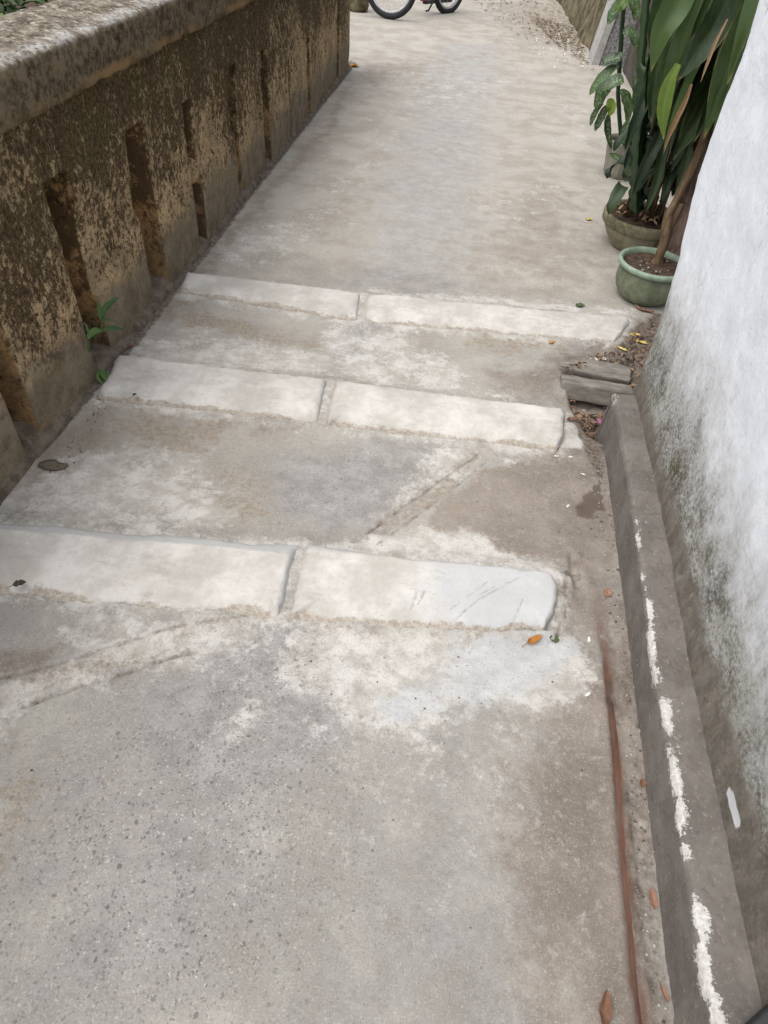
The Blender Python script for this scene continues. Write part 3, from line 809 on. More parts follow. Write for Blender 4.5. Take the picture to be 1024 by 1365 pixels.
# slots between panels: (near edge, far edge)
SL = [(-.25, -.13), (.32, .45), (.87, 1.0), (1.425, 1.515), (1.90, 2.055), (2.475, 2.625), (3.02, 3.14), (3.665, 3.765), (4.235, 4.345), (4.80, 4.865), (5.37, 5.43), (5.96, 6.02), (6.50, 6.55)]
PAN = [(Y0, SL[0][0])] + [(a[1], b[0]) for a, b in zip(SL[:-1], SL[1:])] + [(SL[-1][1], Y1)]
TOPS = [.64] * 3 + [.66, .665, .655, .62, .63, .60, .585, .585, .58, .57]
def heightface(name, y0, y1, z0, z1, x, fn, mat, parent, res=.012, edge_r=.012, depth=.06, tops=None, bottom=False, off=0.0):
    """upright face looking +x with rounded rim and side returns"""
    ny = max(4, int((y1 - y0) / res)); nz = max(4, int((z1 - z0) / res))
    yy = np.linspace(y0, y1, ny); zz = np.linspace(z0, z1, nz)
    fe = np.array([.0, .0015, .004, .0075])
    yy = np.concatenate([y0 + fe, yy[(yy > y0 + .010) & (yy < y1 - .010)], (y1 - fe)[::-1]]); ny = len(yy)
    A, B = np.meshgrid(yy, zz, indexing='ij'); A = A.ravel(); B = B.ravel()
    X = np.full(len(A), x) + fn(A, B) + off * sstep(.66, .48, B)
    if bottom:
        e = B - z0
    else:      # rounded beside the open slots and at the foot, flush above them
        e = np.minimum(np.where(B < tops[0], A - y0, 9), np.where(B < tops[1], y1 - A, 9))
    e = e + .0015 * fbm(np.column_stack([A, B, A * 0]), 14, 3, 7)
    X = X - edge_r * (1 - np.sqrt(np.clip(1 - (1 - np.clip(e / edge_r, 0, 1)) ** 2, 0, 1)))
    V = np.column_stack([X, A, B])
    F = grid_faces(ny, nz)[:, ::1]
    # returns
    idx = np.arange(ny * nz).reshape(ny, nz)
    loop = list(idx[:, 0]) + list(idx[-1, 1:]) + list(idx[::-1, -1][1:]) + list(idx[0, ::-1][1:-1])
    b0 = len(V)
    nseg = 6
    rows = [loop]
    Vx = [V]
    for t in range(1, nseg + 1):
        r_ = V[loop].copy(); r_[:, 0] = r_[:, 0] * (1 - t / nseg) + (x - depth) * t / nseg
        if t < nseg:
            jit = .004 * fbm(r_, 20, 3, 11)
            r_[:, 1] += jit
        Vx.append(r_); rows.append(list(range(b0, b0 + len(loop)))); b0 += len(loop)
    V = np.vstack(Vx)
    FF = [F]
    mi = [np.zeros(len(F), int)]
    for r0, r1 in zip(rows[:-1], rows[1:]):
        r0 = np.array(r0); r1 = np.array(r1)
        q_ = np.stack([r0, r1, np.roll(r1, -1), np.roll(r0, -1)], 1)
        FF.append(q_); mi.append(np.ones(len(q_), int))
    F = np.vstack(FF)
    o = mesh_obj(name, V, F, [mat, M['wall_side']], parent)
    o.data.polygons.foreach_set('material_index', np.concatenate(mi).astype(np.int32))
    return o

def face_relief(A, B):
    p = np.column_stack([A, B, np.zeros(len(A))])
    h = .006 * fbm(p, 5, 4, 2) + .003 * fbm(p, 25, 4, 6)
    h = h - .009 * np.abs(fbm(p, 16, 5, 9)) * sstep(.12, .45, B) - .004 * np.abs(fbm(p, 48, 3, 79)) * sstep(.2, .5, B)
    # spalled above slanting breaks
    zc = .235 + (A - 2.055) * .30 + .02 * fbm(p, 9, 3, 3)
    h = h - .016 * sstep(-.004, .006, B - zc) * sstep(.62, .4, B) * (A > 2.0) * (A < 2.55)
    zc = .335 + (A - 3.14) * .06 + .02 * fbm(p, 9, 3, 4)
    h = h - .016 * sstep(-.004, .006, B - zc) * sstep(.62, .45, B) * (A > 3.1) * (A < 3.7)
    return h
ZT = .888
for k, (a, b) in enumerate(PAN):
    t0 = TOPS[min(max(k - 1, 0), 12)]; t1 = TOPS[min(k, 12)]
    heightface('stone_panel', a, b, -.02, ZT, WX, face_relief, M['wall'], wall, .012 if b < 4.4 else .02, .008, .14, tops=(t0, t1), off=(.004, -.006, .007, -.003, .006, -.008, .003)[k % 7])
# infill above each slot, flush with the panels
for k, (a, b) in enumerate(SL):
    heightface('infill', a - .001, b + .001, TOPS[min(k, 12)], ZT, WX, face_relief, M['wall'], wall, .010 if b < 4.4 else .016, .016, .14, bottom=True)
# recessed core
mb_ = MB()
def rough_box(mb_, x0, x1, y0, y1, z0, z1, res=.05, amp=.006, seed=0):
    bm = bmesh.new()
    def face(o_, a_, b_, na, nb):
        off = len(mb_.v)
        Q = [np.array(o_) + np.array(a_) * i / na + np.array(b_) * j / nb for i in range(na + 1) for j in range(nb + 1)]
        Q = np.array(Q)
        Q = Q + amp * np.column_stack([fbm(Q, 8, 3, seed), fbm(Q, 8, 3, seed + 1), fbm(Q, 8, 3, seed + 2)])
        mb_.add(Q, grid_faces(na + 1, nb + 1).tolist())
    bm.free()
    nx, ny, nz = [max(1, int(round(q_ / res))) for q_ in (x1 - x0, y1 - y0, z1 - z0)]
    face((x1, y0, z0), (0, y1 - y0, 0), (0, 0, z1 - z0), ny, nz)
    face((x0, y1, z0), (0, y0 - y1, 0), (0, 0, z1 - z0), ny, nz)
    face((x0, y0, z0), (x1 - x0, 0, 0), (0, 0, z1 - z0), nx, nz)
    face((x1, y1, z0), (x0 - x1, 0, 0), (0, 0, z1 - z0), nx, nz)
    face((x0, y0, z1), (x1 - x0, 0, 0), (0, y1 - y0, 0), nx, ny)
rough_box(mb_, -1.40, WX - .125, Y0 + .01, Y1 - .01, -.02, .88, .05, .006, 5)
mb_.build('core', M['wall'], wall)
# coping: rounded profile swept along the wall
prof = [(-1.215, .868), (-1.185, .872), (-1.166, .876), (-1.161, .885), (-1.160, .93), (-1.160, .985), (-1.163, 1.000), (-1.172, 1.008), (-1.19, 1.012), (-1.26, 1.020), (-1.33, 1.026), (-1.385, 1.030), (-1.405, 1.015), (-1.41, .98), (-1.41, .868)]
pp = []
for (a, b) in zip(prof[:-1], prof[1:]):
    nseg = max(1, int(math.dist(a, b) / .012))
    pp += [(a[0] + (b[0] - a[0]) * t / nseg, a[1] + (b[1] - a[1]) * t / nseg) for t in range(nseg)]
pp.append(prof[-1]); pp = np.array(pp)
yy = np.arange(Y0 - .02, Y1 + .045, .014)
A, B = np.meshgrid(yy, np.arange(len(pp)), indexing='ij')
V = np.column_stack([pp[B.ravel(), 0], A.ravel(), pp[B.ravel(), 1]])
c0 = np.array([-1.29, 0, .95])
nrm = V - c0; nrm[:, 1] = 0; nrm /= np.linalg.norm(nrm, axis=1)[:, None]
chip_ = np.maximum(0, fbm(V, 9, 4, 13) - .18) * .05
V = V + nrm * (.004 * fbm(V, 4, 3, 12) + .0045 * fbm(V, 22, 4, 14) - .6 * chip_)[:, None]
mesh_obj('coping', V, grid_faces(len(yy), len(pp))[:, ::-1], M['coping'], wall)
# ragged mortar footing
yy = np.arange(Y0, Y1 + .03, .010)
pf = np.array([(-1.375, .062), (-1.262, .050), (-1.236, .034), (-1.222, .026), (-1.214, .008), (-1.210, -.02)])
A, B = np.meshgrid(yy, np.arange(6), indexing='ij')
V = np.column_stack([pf[B.ravel(), 0], A.ravel(), pf[B.ravel(), 1]])
pn = np.column_stack([V[:, 1], V[:, 1] * 0, V[:, 1] * 0])
V[:, 2] *= (1 + .6 * fbm(pn, 3.5, 4, 15)) * np.interp(V[:, 1], [0, 1.5, 1.9, 3, 7], [1.5, 1.4, .85, .7, .7])
V[:, 0] += .008 * fbm(pn, 5, 3, 17) + .003 * fbm(V, 25, 3, 16)
V[:, 2] -= .022 * sstep(.3, .4, fbm(pn, 6, 3, 18)) * (B.ravel() < 5)
mesh_obj('footing', V, grid_faces(len(yy), 6)[:, ::-1], M['mortar'], wall)
# round filler stone in the slot
MB().lump((-1.262, 3.085, .345), .05, 3, .2, (.7, 1, 1.1)).build('filler_stone', M['wall'], wall)

# ------------------------------------------------------------------ right: plinth and white house wall
def round_block(c, size, rz=0, r=.01, cuts=8, amp=.003, fr=14, seed=0, tilt=(0, 0)):
    n = cuts
    V = []; F = []
    hx, hy, hz = [q_ / 2 for q_ in size]
    bm = bmesh.new()
    bmesh.ops.create_cube(bm, size=2)
    bmesh.ops.subdivide_edges(bm, edges=bm.edges[:], cuts=n, use_grid_fill=True)
    V = np.array([v.co[:] for v in bm.verts]); F = [[v.index for v in f.verts] for f in bm.faces]
    bm.free()
    # crowd vertices towards the rims so the rounding has faces to work with
    V = np.sign(V) * (1 - (1 - np.abs(V)) ** 1.6)
    h = np.array([hx, hy, hz]); V = V * h
    q_ = np.clip(V, -(h - r), h - r); d = V - q_
    L = np.linalg.norm(d, axis=1)[:, None]
    V = np.where(L > 1e-9, q_ + d / np.maximum(L, 1e-9) * np.minimum(L, r), V)
    V = V + amp * np.column_stack([fbm(V + seed, fr, 4, seed), fbm(V + seed, fr, 4, seed + 3), fbm(V + seed, fr, 4, seed + 5)])
    m = Matrix.Rotation(rz, 3, 'Z') @ Matrix.Rotation(tilt[0], 3, 'X') @ Matrix.Rotation(tilt[1], 3, 'Y')
    V = V @ np.array(m).T + np.array(c)
    return V, F

yy = np.concatenate([np.arange(-1.2, 0, .03), np.arange(0, 2.0801, .0055)])
zt = np.interp(yy, [-1, 0, .5, 1.0, 1.3, 1.6, 2.05], [.125, .125, .119, .125, .146, .156, .153])
xb = np.interp(yy, [-1, .27, .47, .8, 1.4, 2.0], [.597, .600, .608, .618, .622, .630])
xt = np.interp(yy, [-1, .3, 1.0, 1.6, 2.05], [.617, .618, .620, .622, .624])
prof_t = np.concatenate([np.linspace(0, .9, 18), np.linspace(.92, 1.08, 7), np.linspace(1.1, 2, 14)])
A, B = np.meshgrid(np.arange(len(yy)), prof_t, indexing='ij'); A = A.ravel(); B = B.ravel()
X = np.where(B <= 1, xb[A] + (xt[A] - xb[A]) * B, xt[A] + (.735 - xt[A]) * (B - 1))
Zz = np.where(B <= 1, -.06 + (zt[A] + .06) * B, zt[A] + .002 * (B - 1))
rr = np.clip(1 - np.abs(B - 1) / .1, 0, 1)
X = X + .004 * rr ** 2; Zz = Zz - .005 * rr ** 2
Yk = yy[A] + np.where(yy[A] > 1.9, (yy[A] - 1.9) / .18 * (np.clip(Zz, 0, .16) / .155 * .09 - .10), 0)
V = np.column_stack([X, Yk, Zz])
nz_ = .004 * fbm(V, 5, 4, 101) + .0022 * fbm(V, 26, 4, 103)
V[:, 0] += nz_ * (B < 1.05); V[:, 2] += (nz_ + .003 * fbm(V, 9, 3, 104)) * (B >= .95)
farend = sstep(1.93, 2.08, yy[A])
V[:, 2] -= .012 * farend * (B > .8)
chip_iv = [(0.631, 1.374), (0.628, 1.296), (0.628, 1.233), (0.627, 1.199), (0.627, 1.144), (0.625, 1.071), (0.627, 1.06), (0.632, 0.896), (0.631, 0.87), (0.622, 0.77), (0.624, 0.749), (0.622, 0.634), (0.623, 0.631), (0.622, 0.562), (0.622, 0.545), (0.621, 0.511), (0.613, 0.45), (0.616, 0.378), (0.619, 0.373), (0.623, 0.286), (0.625, 0.283), (0.628, 0.226)]
cm = np.zeros(len(V))
for k in range(0, len(chip_iv), 2):
    a, b = sorted((chip_iv[k][1], chip_iv[k + 1][1]))
    iv = sstep(a - .03, a + .03, yy[A]) * sstep(b + .03, b - .03, yy[A])
    off = 1.0 - .05 * (k % 3 == 0) + .05 * (k % 4 == 0)
    wid = .09 if k > 4 else .055
    dB = np.where(B < off, (off - B) * 1.25, (B - off) * .8)
    cm = np.maximum(cm, iv * sstep(wid * 2.6, .0, dB) * .95)
cm = np.maximum(cm, .42 * sstep(.10, .0, np.abs(B - 1.02)) * sstep(.7, 1.3, yy[A]) * sstep(1.8, 1.3, yy[A]))
cm = np.maximum(cm, .55 * sstep(1.96, 2.03, yy[A]) * sstep(.3, .02, np.abs(B - 1.05)))
nK = len(yy); mK = len(prof_t)
F = grid_faces(nK, mK)[:, ::-1].tolist()
capv = V[-mK:]
base = len(V)
ce = capv.copy(); ce[:, 2] = -.06
V = np.vstack([V, ce]); cm = np.concatenate([cm, np.zeros(mK)])
for j in range(mK - 1):
    F.append(((nK - 1) * mK + j, (nK - 1) * mK + j + 1, base + j + 1, base + j))
pl = mesh_obj('wall_plinth', V, F, M['kerb'], None, dict(chip=cm))
tag(pl, 'long brown painted concrete ledge with flaking white edge at the foot of the white wall', 'ledge')

# white wall with a worn outer corner that leans out at the foot
ED = sorted([(p[2], p[1]) for p in [(0.712, 2.419, 1.229), (0.712, 2.369, 1.098), (0.712, 2.371, 0.935), (0.712, 2.349, 0.803), (0.712, 2.287, 0.686), (0.712, 2.216, 0.594), (0.712, 2.187, 0.505), (0.712, 2.157, 0.412), (0.712, 2.155, 0.328), (0.712, 2.138, 0.248), (0.712, 2.12, 0.166), (0.712, 2.125, 0.12)]])
zs_e = np.array([e[0] for e in ED]); ys_e = np.array([e[1] for e in ED])
zz = np.concatenate([np.arange(-.05, 1.3, .012), np.arange(1.3, 3.0, .05)])
tt = np.concatenate([np.linspace(0, .30, 12), np.linspace(.31, 1, 190)])
nret = 12
rows = []; chips = []
CH = [(0.708, 0.65, 0.153), (0.708, 0.644, 0.177), (0.708, 0.57, 0.185), (0.708, 0.566, 0.167), (0.708, 0.6, 0.155)]
for z_ in zz:
    ye = np.interp(z_, np.append(zs_e, 3), np.append(ys_e, 2.52))
    y_ = -1.5 + (ye + 1.5) * tt
    x_ = np.full(len(y_), .706) + .006 * sstep(.1, .9, z_)
    # corner rounding
    dd = np.clip((ye - y_) / .035, 0, 1)
    x_ = x_ + .022 * (1 - np.sqrt(1 - (1 - dd) ** 2))
    xr = np.linspace(.735, .95, nret); yr = np.full(nret, ye) - .004 * np.linspace(0, 1, nret)
    rows.append(np.column_stack([np.concatenate([x_, xr]), np.concatenate([y_, yr]), np.full(len(y_) + nret, z_)]))
V = np.vstack(rows)
nn = .008 * fbm(V, 3.2, 4, 111) + .0035 * fbm(V, 14, 4, 112) + .0015 * fbm(V, 50, 3, 113)
V[:, 0] += nn
sd_ = poly_sd(V[:, 1:3] + .004 * np.column_stack([fbm(V, 60, 3, 114), fbm(V, 60, 3, 115)]), [(c[1], c[2]) for c in CH])
F = grid_faces(len(zz), len(tt) + nret)
hw = mesh_obj('house_wall', V, F, M['white'], None, dict(chip=sstep(.004, -.004, sd_)))
tag(hw, 'tall whitewashed wall with grey green damp stains along its foot on the right', 'wall')

# dark thing poking into the picture at the foot of the wall
V, F = round_block((.71, .19, .155), (.16, .17, .045), R(37), .008, 8, .0006, 20, 3)
tag(mesh_obj('rubber_pad', V, F, M['darkgrey']), 'plain dark grey pad lying on the ledge in the bottom right corner', 'pad')

# rusty pipe let into the pavement
pts_ = [(0.549, 1.125), (0.552, 1.049), (0.552, 0.969), (0.555, 0.895), (0.554, 0.815), (0.551, 0.723), (0.546, 0.621), (0.544, 0.514), (0.543, 0.418), (0.541, 0.331), (0.544, 0.258), (0.548, 0.201), (0.554, 0.125)]
mbx = MB()
pts3 = []
for k in range(len(pts_) - 1):
    for t in range(6):
        a, b = pts_[k], pts_[k + 1]
        x_ = a[0] + (b[0] - a[0]) * t / 6; y_ = a[1] + (b[1] - a[1]) * t / 6
        pts3.append((x_ + .0008 * math.sin(y_ * 19), y_, -.0125 - .008 * max(0, 1 - (pts_[0][1] - y_) / .3) + .0006 * math.sin(y_ * 37)))
mbx.tube(pts3, .0085, 16, jit=.10)
V = np.array(mbx.v); c_ = np.repeat(np.array(pts3), 16, axis=0)
V[:, 2] = c_[:, 2] + (V[:, 2] - c_[:, 2]) * .32
V[:, 2] += .0016 * fbm(V, 40, 3, 44)
mbx.v = [tuple(v) for v in V]
tag(mbx.build('rusty_bar', M['rust']), 'thin flat rusty iron bar sunk in the pavement along the brown ledge', 'iron bar')

# two broken gutter stones at the end of the plinth
V, F = round_block((.632, 2.310, -.018), (.285, .085, .075), R(-2.0), .010, 16, .008, 18, 21, (R(-12), R(1)))
tag(mesh_obj('gutter_stone', V, F, M['stone']), 'front one of two worn stone bars across the drain hole, nearest the ledge end', 'stone bar', 'stone bars over the drain hole')
V, F = round_block((.640, 2.475, -.032), (.30, .09, .075), R(-6.0), .010, 16, .008, 18, 33, (R(12), R(1)))
tag(mesh_obj('gutter_stone', V, F, M['stone']), 'rear one of two worn stone bars across the drain hole, half buried in dirt', 'stone bar', 'stone bars over the drain hole')

# ------------------------------------------------------------------ pots
def soil_disc(c, r, z, name, parent, bumps=.012, seed=0):
    V = [(c[0], c[1], z)]; F = []
    nr, na = 12, 40
    for i in range(1, nr + 1):
        for j in range(na):
            g = 2 * math.pi * j / na
            V.append((c[0] + r * i / nr * math.cos(g), c[1] + r * i / nr * math.sin(g), z))
    V = np.array(V)
    V[:, 2] += bumps * fbm(V, 16, 4, seed)
    F = [(0, 1 + j, 1 + (j + 1) % na) for j in range(na)]
    for i in range(nr - 1):
        for j in range(na):
            a = 1 + i * na + j; b = 1 + i * na + (j + 1) % na
            F.append((a, a + na, b + na, b))
    return mesh_obj(name, V, F, M['soil'], parent)

GP = (.925, 3.17, .0)
pot = thing('flower_pot', 'round celadon green glazed pot with a pale thick rim, beside the white wall', 'flower pot', GP, 'pots in a row along the right side')
MB().lathe(GP, [(.0, .004), (.095, .004), (.108, .01), (.122, .022), (.14, .048), (.151, .078), (.154, .108), (.150, .138), (.148, .152), (.14, .152), (.138, .12), (.12, .05), (0, .04)], 56).build('body', M['glaze'], pot)
MB().lathe(GP, [(.1485, .152), (.158, .155), (.165, .161), (.1685, .170), (.167, .178), (.161, .183), (.154, .183), (.148, .178), (.143, .168), (.143, .150)], 56, .004).build('rim', M['glaze_rim'], pot)
soil_disc(GP, .1435, .160, 'soil', pot, .018, 5)
mp = MB()
for k in range(9):
    a = rng.uniform(0, 6.28); r_ = rng.uniform(.05, .135)
    mp.lump((GP[0] + r_ * math.cos(a), GP[1] + r_ * math.sin(a), .167), rng.uniform(.003, .006), 1, .3)
tag(mp.build('pebbles', M['trim'], pot), None, None, None, 'stuff')

BP = (.965, 3.80, .0)
bowl = thing('flower_pot', 'wide olive grey cement bowl with a mossy band below its rim, behind the green pot', 'flower pot', BP, 'pots in a row along the right side')
MB().lathe(BP, [(0, .0), (.125, .0), (.135, .006), (.142, .02), (.165, .05), (.186, .085), (.197, .118), (.196, .13), (.186, .13), (.17, .09), (.1, .04), (0, .04)], 56, .004).build('body', M['bowl'], bowl)
MB().lathe(BP, [(.194, .112), (.207, .116), (.213, .126), (.214, .146), (.216, .160), (.211, .170), (.200, .172), (.190, .166), (.186, .15), (.185, .12)], 72, .012).build('rim', M['bowl_rim'], bowl)
soil_disc(BP, .190, .150, 'soil', bowl, .03, 8)

TP = (1.01, 4.985, .0)
tall = thing('flower_pot', 'pale grey cement pot with upright grooves, farthest of the pots', 'flower pot', TP, 'pots in a row along the right side')
V = []; prof = [(.0, 0), (.098, 0), (.104, .006), (.112, .05), (.124, .12), (.134, .185), (.138, .195), (.141, .21), (.138, .22), (.128, .22), (.122, .20), (.11, .12), (0, .1)]
mt = MB().lathe(TP, prof, 96)
mt.v = [(TP[0] + (v[0] - TP[0]) * (1 + (.018 * math.cos(24 * math.atan2(v[1] - TP[1], v[0] - TP[0])) if .02 < v[2] < .19 else 0)),
         TP[1] + (v[1] - TP[1]) * (1 + (.018 * math.cos(24 * math.atan2(v[1] - TP[1], v[0] - TP[0])) if .02 < v[2] < .19 else 0)), v[2]) for v in mt.v]
mt.build('body', M['greypot'], tall)
soil_disc(TP, .124, .195, 'soil', tall, .02, 9)

# ------------------------------------------------------------------ dracaena in the green pot
dr = thing('dracaena_plant', 'tall plant with broad dark drooping leaves on a bent bare trunk in the green pot', 'plant', (.94, 3.21, .16))
tk = [(0.959, 3.21, 0.031), (0.951, 3.21, 0.103), (0.951, 3.21, 0.18), (0.946, 3.21, 0.251), (0.931, 3.21, 0.319), (0.92, 3.21, 0.385), (0.931, 3.21, 0.442), (0.938, 3.21, 0.515), (0.944, 3.21, 0.598), (0.947, 3.21, 0.675), (0.948, 3.21, 0.748), (0.94, 3.21, 0.831)]
tk = [(x_, y_ + .01 * math.sin(i * 1.3), max(z_, .15)) for i, (x_, y_, z_) in enumerate(tk)]
tk += [(.955, 3.22, 1.05), (.965, 3.24, 1.4), (.97, 3.25, 1.8)]
def dense(pts, m=5):
    out = []
    for a, b in zip(pts[:-1], pts[1:]):
        out += [tuple(a[i] + (b[i] - a[i]) * t / m for i in range(3)) for t in range(m)]
    return out + [pts[-1]]
def bark_tube(name, pts, radii, mat, parent, n=18, amp=.12, seed=0, fr=18, tw=(1, 1, .35)):
    D = dense(pts); rr_ = np.interp(np.linspace(0, 1, len(D)), np.linspace(0, 1, len(radii)), radii)
    t_ = MB().tube(D, list(rr_), n)
    V = np.array(t_.v)
    Cn = np.repeat(np.array(D), n, axis=0)
    f_ = 1 + amp * fbm(V * np.array(tw), fr, 4, seed) * 1.6
    V = Cn + (V - Cn) * f_[:, None]
    t_.v = [tuple(v) for v in V]
    return t_.build(name, mat, parent)
bark_tube('trunk', tk, [.038, .031, .021, .022, .024, .018, .016, .018, .017, .019, .017, .019, .018, .018, .015], M['bark'], dr, 22, .26, 3, 30)
st = [(0.955, 3.23, 0.227), (0.953, 3.23, 0.314), (0.954, 3.23, 0.382), (0.958, 3.23, 0.432)]
bark_tube('branch_stub', [tuple(p) for p in st], [.022, .019, .020, .019], M['bark'], dr, 14, .14, 9, 26)
bark_tube('root_knob', [tuple(p) for p in [(0.892, 3.19, 0.058), (0.889, 3.19, 0.118), (0.91, 3.19, 0.158)]], [.020, .027, .014], M['bark'], dr, 14, .3, 12, 30)
def L3(p, dy=0): return [(a, b + dy, c) for a, b, c in p]
mb_ = MB()
main = [  # (path, width, normal)
    (L3([(0.684, 3.12, 1.366), (0.665, 3.12, 1.247), (0.653, 3.12, 1.13), (0.627, 3.12, 1.038), (0.634, 3.12, 0.917)]), .118, (-.2, -1, .35)),
    (L3([(0.741, 3.16, 1.33), (0.731, 3.16, 1.187), (0.723, 3.16, 1.053), (0.714, 3.16, 0.945), (0.733, 3.16, 0.864)]), .075, (-.7, -.8, .2)),
    (L3([(0.805, 3.05, 1.379), (0.805, 3.05, 1.205), (0.789, 3.05, 1.086), (0.755, 3.05, 0.992), (0.726, 3.05, 0.911)]), .120, (-.1, -1, .3)),
    (L3([(0.934, 3.02, 1.298), (0.903, 3.02, 1.165), (0.888, 3.02, 1.045), (0.883, 3.02, 0.916), (0.89, 3.02, 0.737)]), .125, (-.4, -1, .2)),
    (L3([(0.896, 3.08, 1.31), (0.896, 3.08, 1.147), (0.892, 3.08, 0.989), (0.888, 3.08, 0.842), (0.875, 3.08, 0.708)]), .110, (.1, -1, .1)),
    (L3([(0.742, 3.22, 1.203), (0.737, 3.22, 1.045), (0.737, 3.22, 0.911), (0.745, 3.22, 0.794), (0.788, 3.22, 0.671)]), .070, (-.6, -1, .2)),
    (L3([(0.898, 3.12, 1.075), (0.886, 3.12, 0.958), (0.872, 3.12, 0.844), (0.851, 3.12, 0.735), (0.83, 3.12, 0.623)]), .092, (.2, -1, .1)),
    (L3([(0.721, 3.3, 1.258), (0.7, 3.3, 1.101), (0.688, 3.3, 0.98), (0.705, 3.3, 0.826), (0.736, 3.3, 0.705)]), .085, (-.3, -1, .1)),
    (L3([(0.98, 3, 1.144), (0.951, 3, 1.032), (0.937, 3, 0.926), (0.931, 3, 0.814), (0.933, 3, 0.696)]), .10, (-.3, -1, .1)),
    (L3([(0.982, 2.92, 1.195), (0.925, 2.92, 1.108), (0.915, 2.92, 1.009), (0.909, 2.92, 0.916), (0.911, 2.92, 0.802)]), .085, (-.5, -1, .1)),
    (L3([(0.689, 3.4, 1.248), (0.678, 3.4, 1.11), (0.682, 3.4, 0.963), (0.698, 3.4, 0.832), (0.719, 3.4, 0.721)]), .08, (.3, -1, .3)),
    (L3([(0.954, 3.35, 1.071), (0.896, 3.35, 0.967), (0.86, 3.35, 0.832), (0.841, 3.35, 0.718), (0.863, 3.35, 0.602)]), .09, (-.3, -1, .1)),
    (L3([(0.854, 3.5, 1.209), (0.825, 3.5, 1.063), (0.81, 3.5, 0.906), (0.821, 3.5, 0.767), (0.858, 3.5, 0.653)]), .11, (-.3, -1, .1)),
    (L3([(1.007, 3.5, 1.129), (0.968, 3.5, 1.001), (0.938, 3.5, 0.864), (0.938, 3.5, 0.722), (0.962, 3.5, 0.603)]), .11, (-.3, -1, .1)),
    (L3([(0.657, 3.3, 1.315), (0.639, 3.3, 1.208), (0.636, 3.3, 1.118), (0.639, 3.3, 1.024), (0.642, 3.3, 0.95)]), .09, (-.3, -1, .1)),
]
for pts_, w_, up_ in main:
    mb_.leaf(pts_, w_ * .86, up_, .5, 26, 'strap', .09)
for k in range(70):        # the rest of the crown, above and behind
    z0_ = rng.uniform(.95, 1.8); a = rng.uniform(0, 6.28)
    x0_, y0_ = .96, 3.24
    L_ = rng.uniform(.22, .42); dx_, dy_ = math.cos(a), math.sin(a)
    if dx_ > .5: L_ *= .6
    if dy_ < -.5 and dx_ < .2: L_ *= .75
    if dx_ < -.3: L_ *= .5
    pts_ = [(x0_, y0_, z0_), (x0_ + dx_ * L_ * .4, y0_ + dy_ * L_ * .4, z0_ + .14), (x0_ + dx_ * L_ * .85, y0_ + dy_ * L_ * .85, z0_ + .02), (x0_ + dx_ * L_ * 1.05, y0_ + dy_ * L_ * 1.05, z0_ - .2), (x0_ + dx_ * L_ * 1.1, y0_ + dy_ * L_ * 1.1, z0_ - .38)]
    mb_.leaf(pts_, rng.uniform(.07, .11), (0, 0, 1), .3, 14, 'strap', .06)
mb_.build('foliage', M['dracaena'], dr, True, 'lc')
mb_ = MB()
mb_.leaf(L3([(0.71, 3.05, 0.964), (0.7, 3.05, 0.903), (0.708, 3.05, 0.829), (0.721, 3.05, 0.779), (0.749, 3.05, 0.712)]), .052, (-.4, -1, .3), .3, 18, 'strap', .05)
tag(mb_.build('leaf', M['lime'], dr, True, 'lc'), 'yellowing lime green leaf', None)
mb_ = MB()
mb_.leaf(L3([(0.768, 3, 0.916), (0.768, 3, 0.859), (0.759, 3, 0.795), (0.753, 3, 0.742), (0.753, 3, 0.672)]), .020, (-.4, -1, .3), .9, 18, 'strap', .12)
mb_.leaf(L3([(0.812, 3, 1.117), (0.801, 3, 1.051), (0.798, 3, 0.983), (0.798, 3, 0.924)]), .012, (-.4, -1, .3), .9, 12, 'strap', .1)
tag(mb_.build('withered_leaf', M['dry'], dr, True, 'lc'), 'dry tan withered leaves', None)

# ------------------------------------------------------------------ spurge in the bowl
sp = thing('spurge_plant', 'dark green three winged cactus stems with drooping dark leaves in the wide cement bowl', 'plant', (.965, 3.8, .15))
def winged(pts, w, seed):
    D = dense([tuple(p) for p in pts], 8); V = []; F = []; C = []
    n = 12
    for k, p in enumerate(D):
        for j in range(n):
            g = 2 * math.pi * j / n + .4 + k * .004
            wing = (j % 4 == 0)
            r_ = w * (1.0 + .22 * math.sin(k * 1.9 + seed) if wing else (.34 if j % 4 == 2 else .42))
            V.append((p[0] + r_ * math.cos(g), p[1] + r_ * math.sin(g), p[2] + .3 * w * (1 if wing else 0)))
            C.append((0.95 if wing else .1, k / len(D), seed % 1.0, 1))
    for k in range(len(D) - 1):
        for j in range(n):
            F.append((k * n + j, k * n + (j + 1) % n, (k + 1) * n + (j + 1) % n, (k + 1) * n + j))
    F.append(tuple((len(D) - 1) * n + j for j in range(n)))
    m_ = MB(); m_.add(V, F, C)
    return m_.build('stem', M['cactus'], sp, True, 'lc')
winged([(0.884, 3.68, 0.218), (0.837, 3.68, 0.367), (0.787, 3.68, 0.533), (0.754, 3.68, 0.69), (0.723, 3.68, 0.836)], .042, 1.3)
winged([(0.912, 3.85, 0.187), (0.844, 3.85, 0.387), (0.778, 3.85, 0.621), (0.722, 3.85, 0.834), (0.668, 3.85, 1.056), (0.633, 3.85, 1.208)], .022, 2.7)
winged([(1.003, 3.85, 0.179), (0.94, 3.85, 0.398), (0.896, 3.85, 0.601), (0.858, 3.85, 0.818)], .036, 4.1)
mb_ = MB()
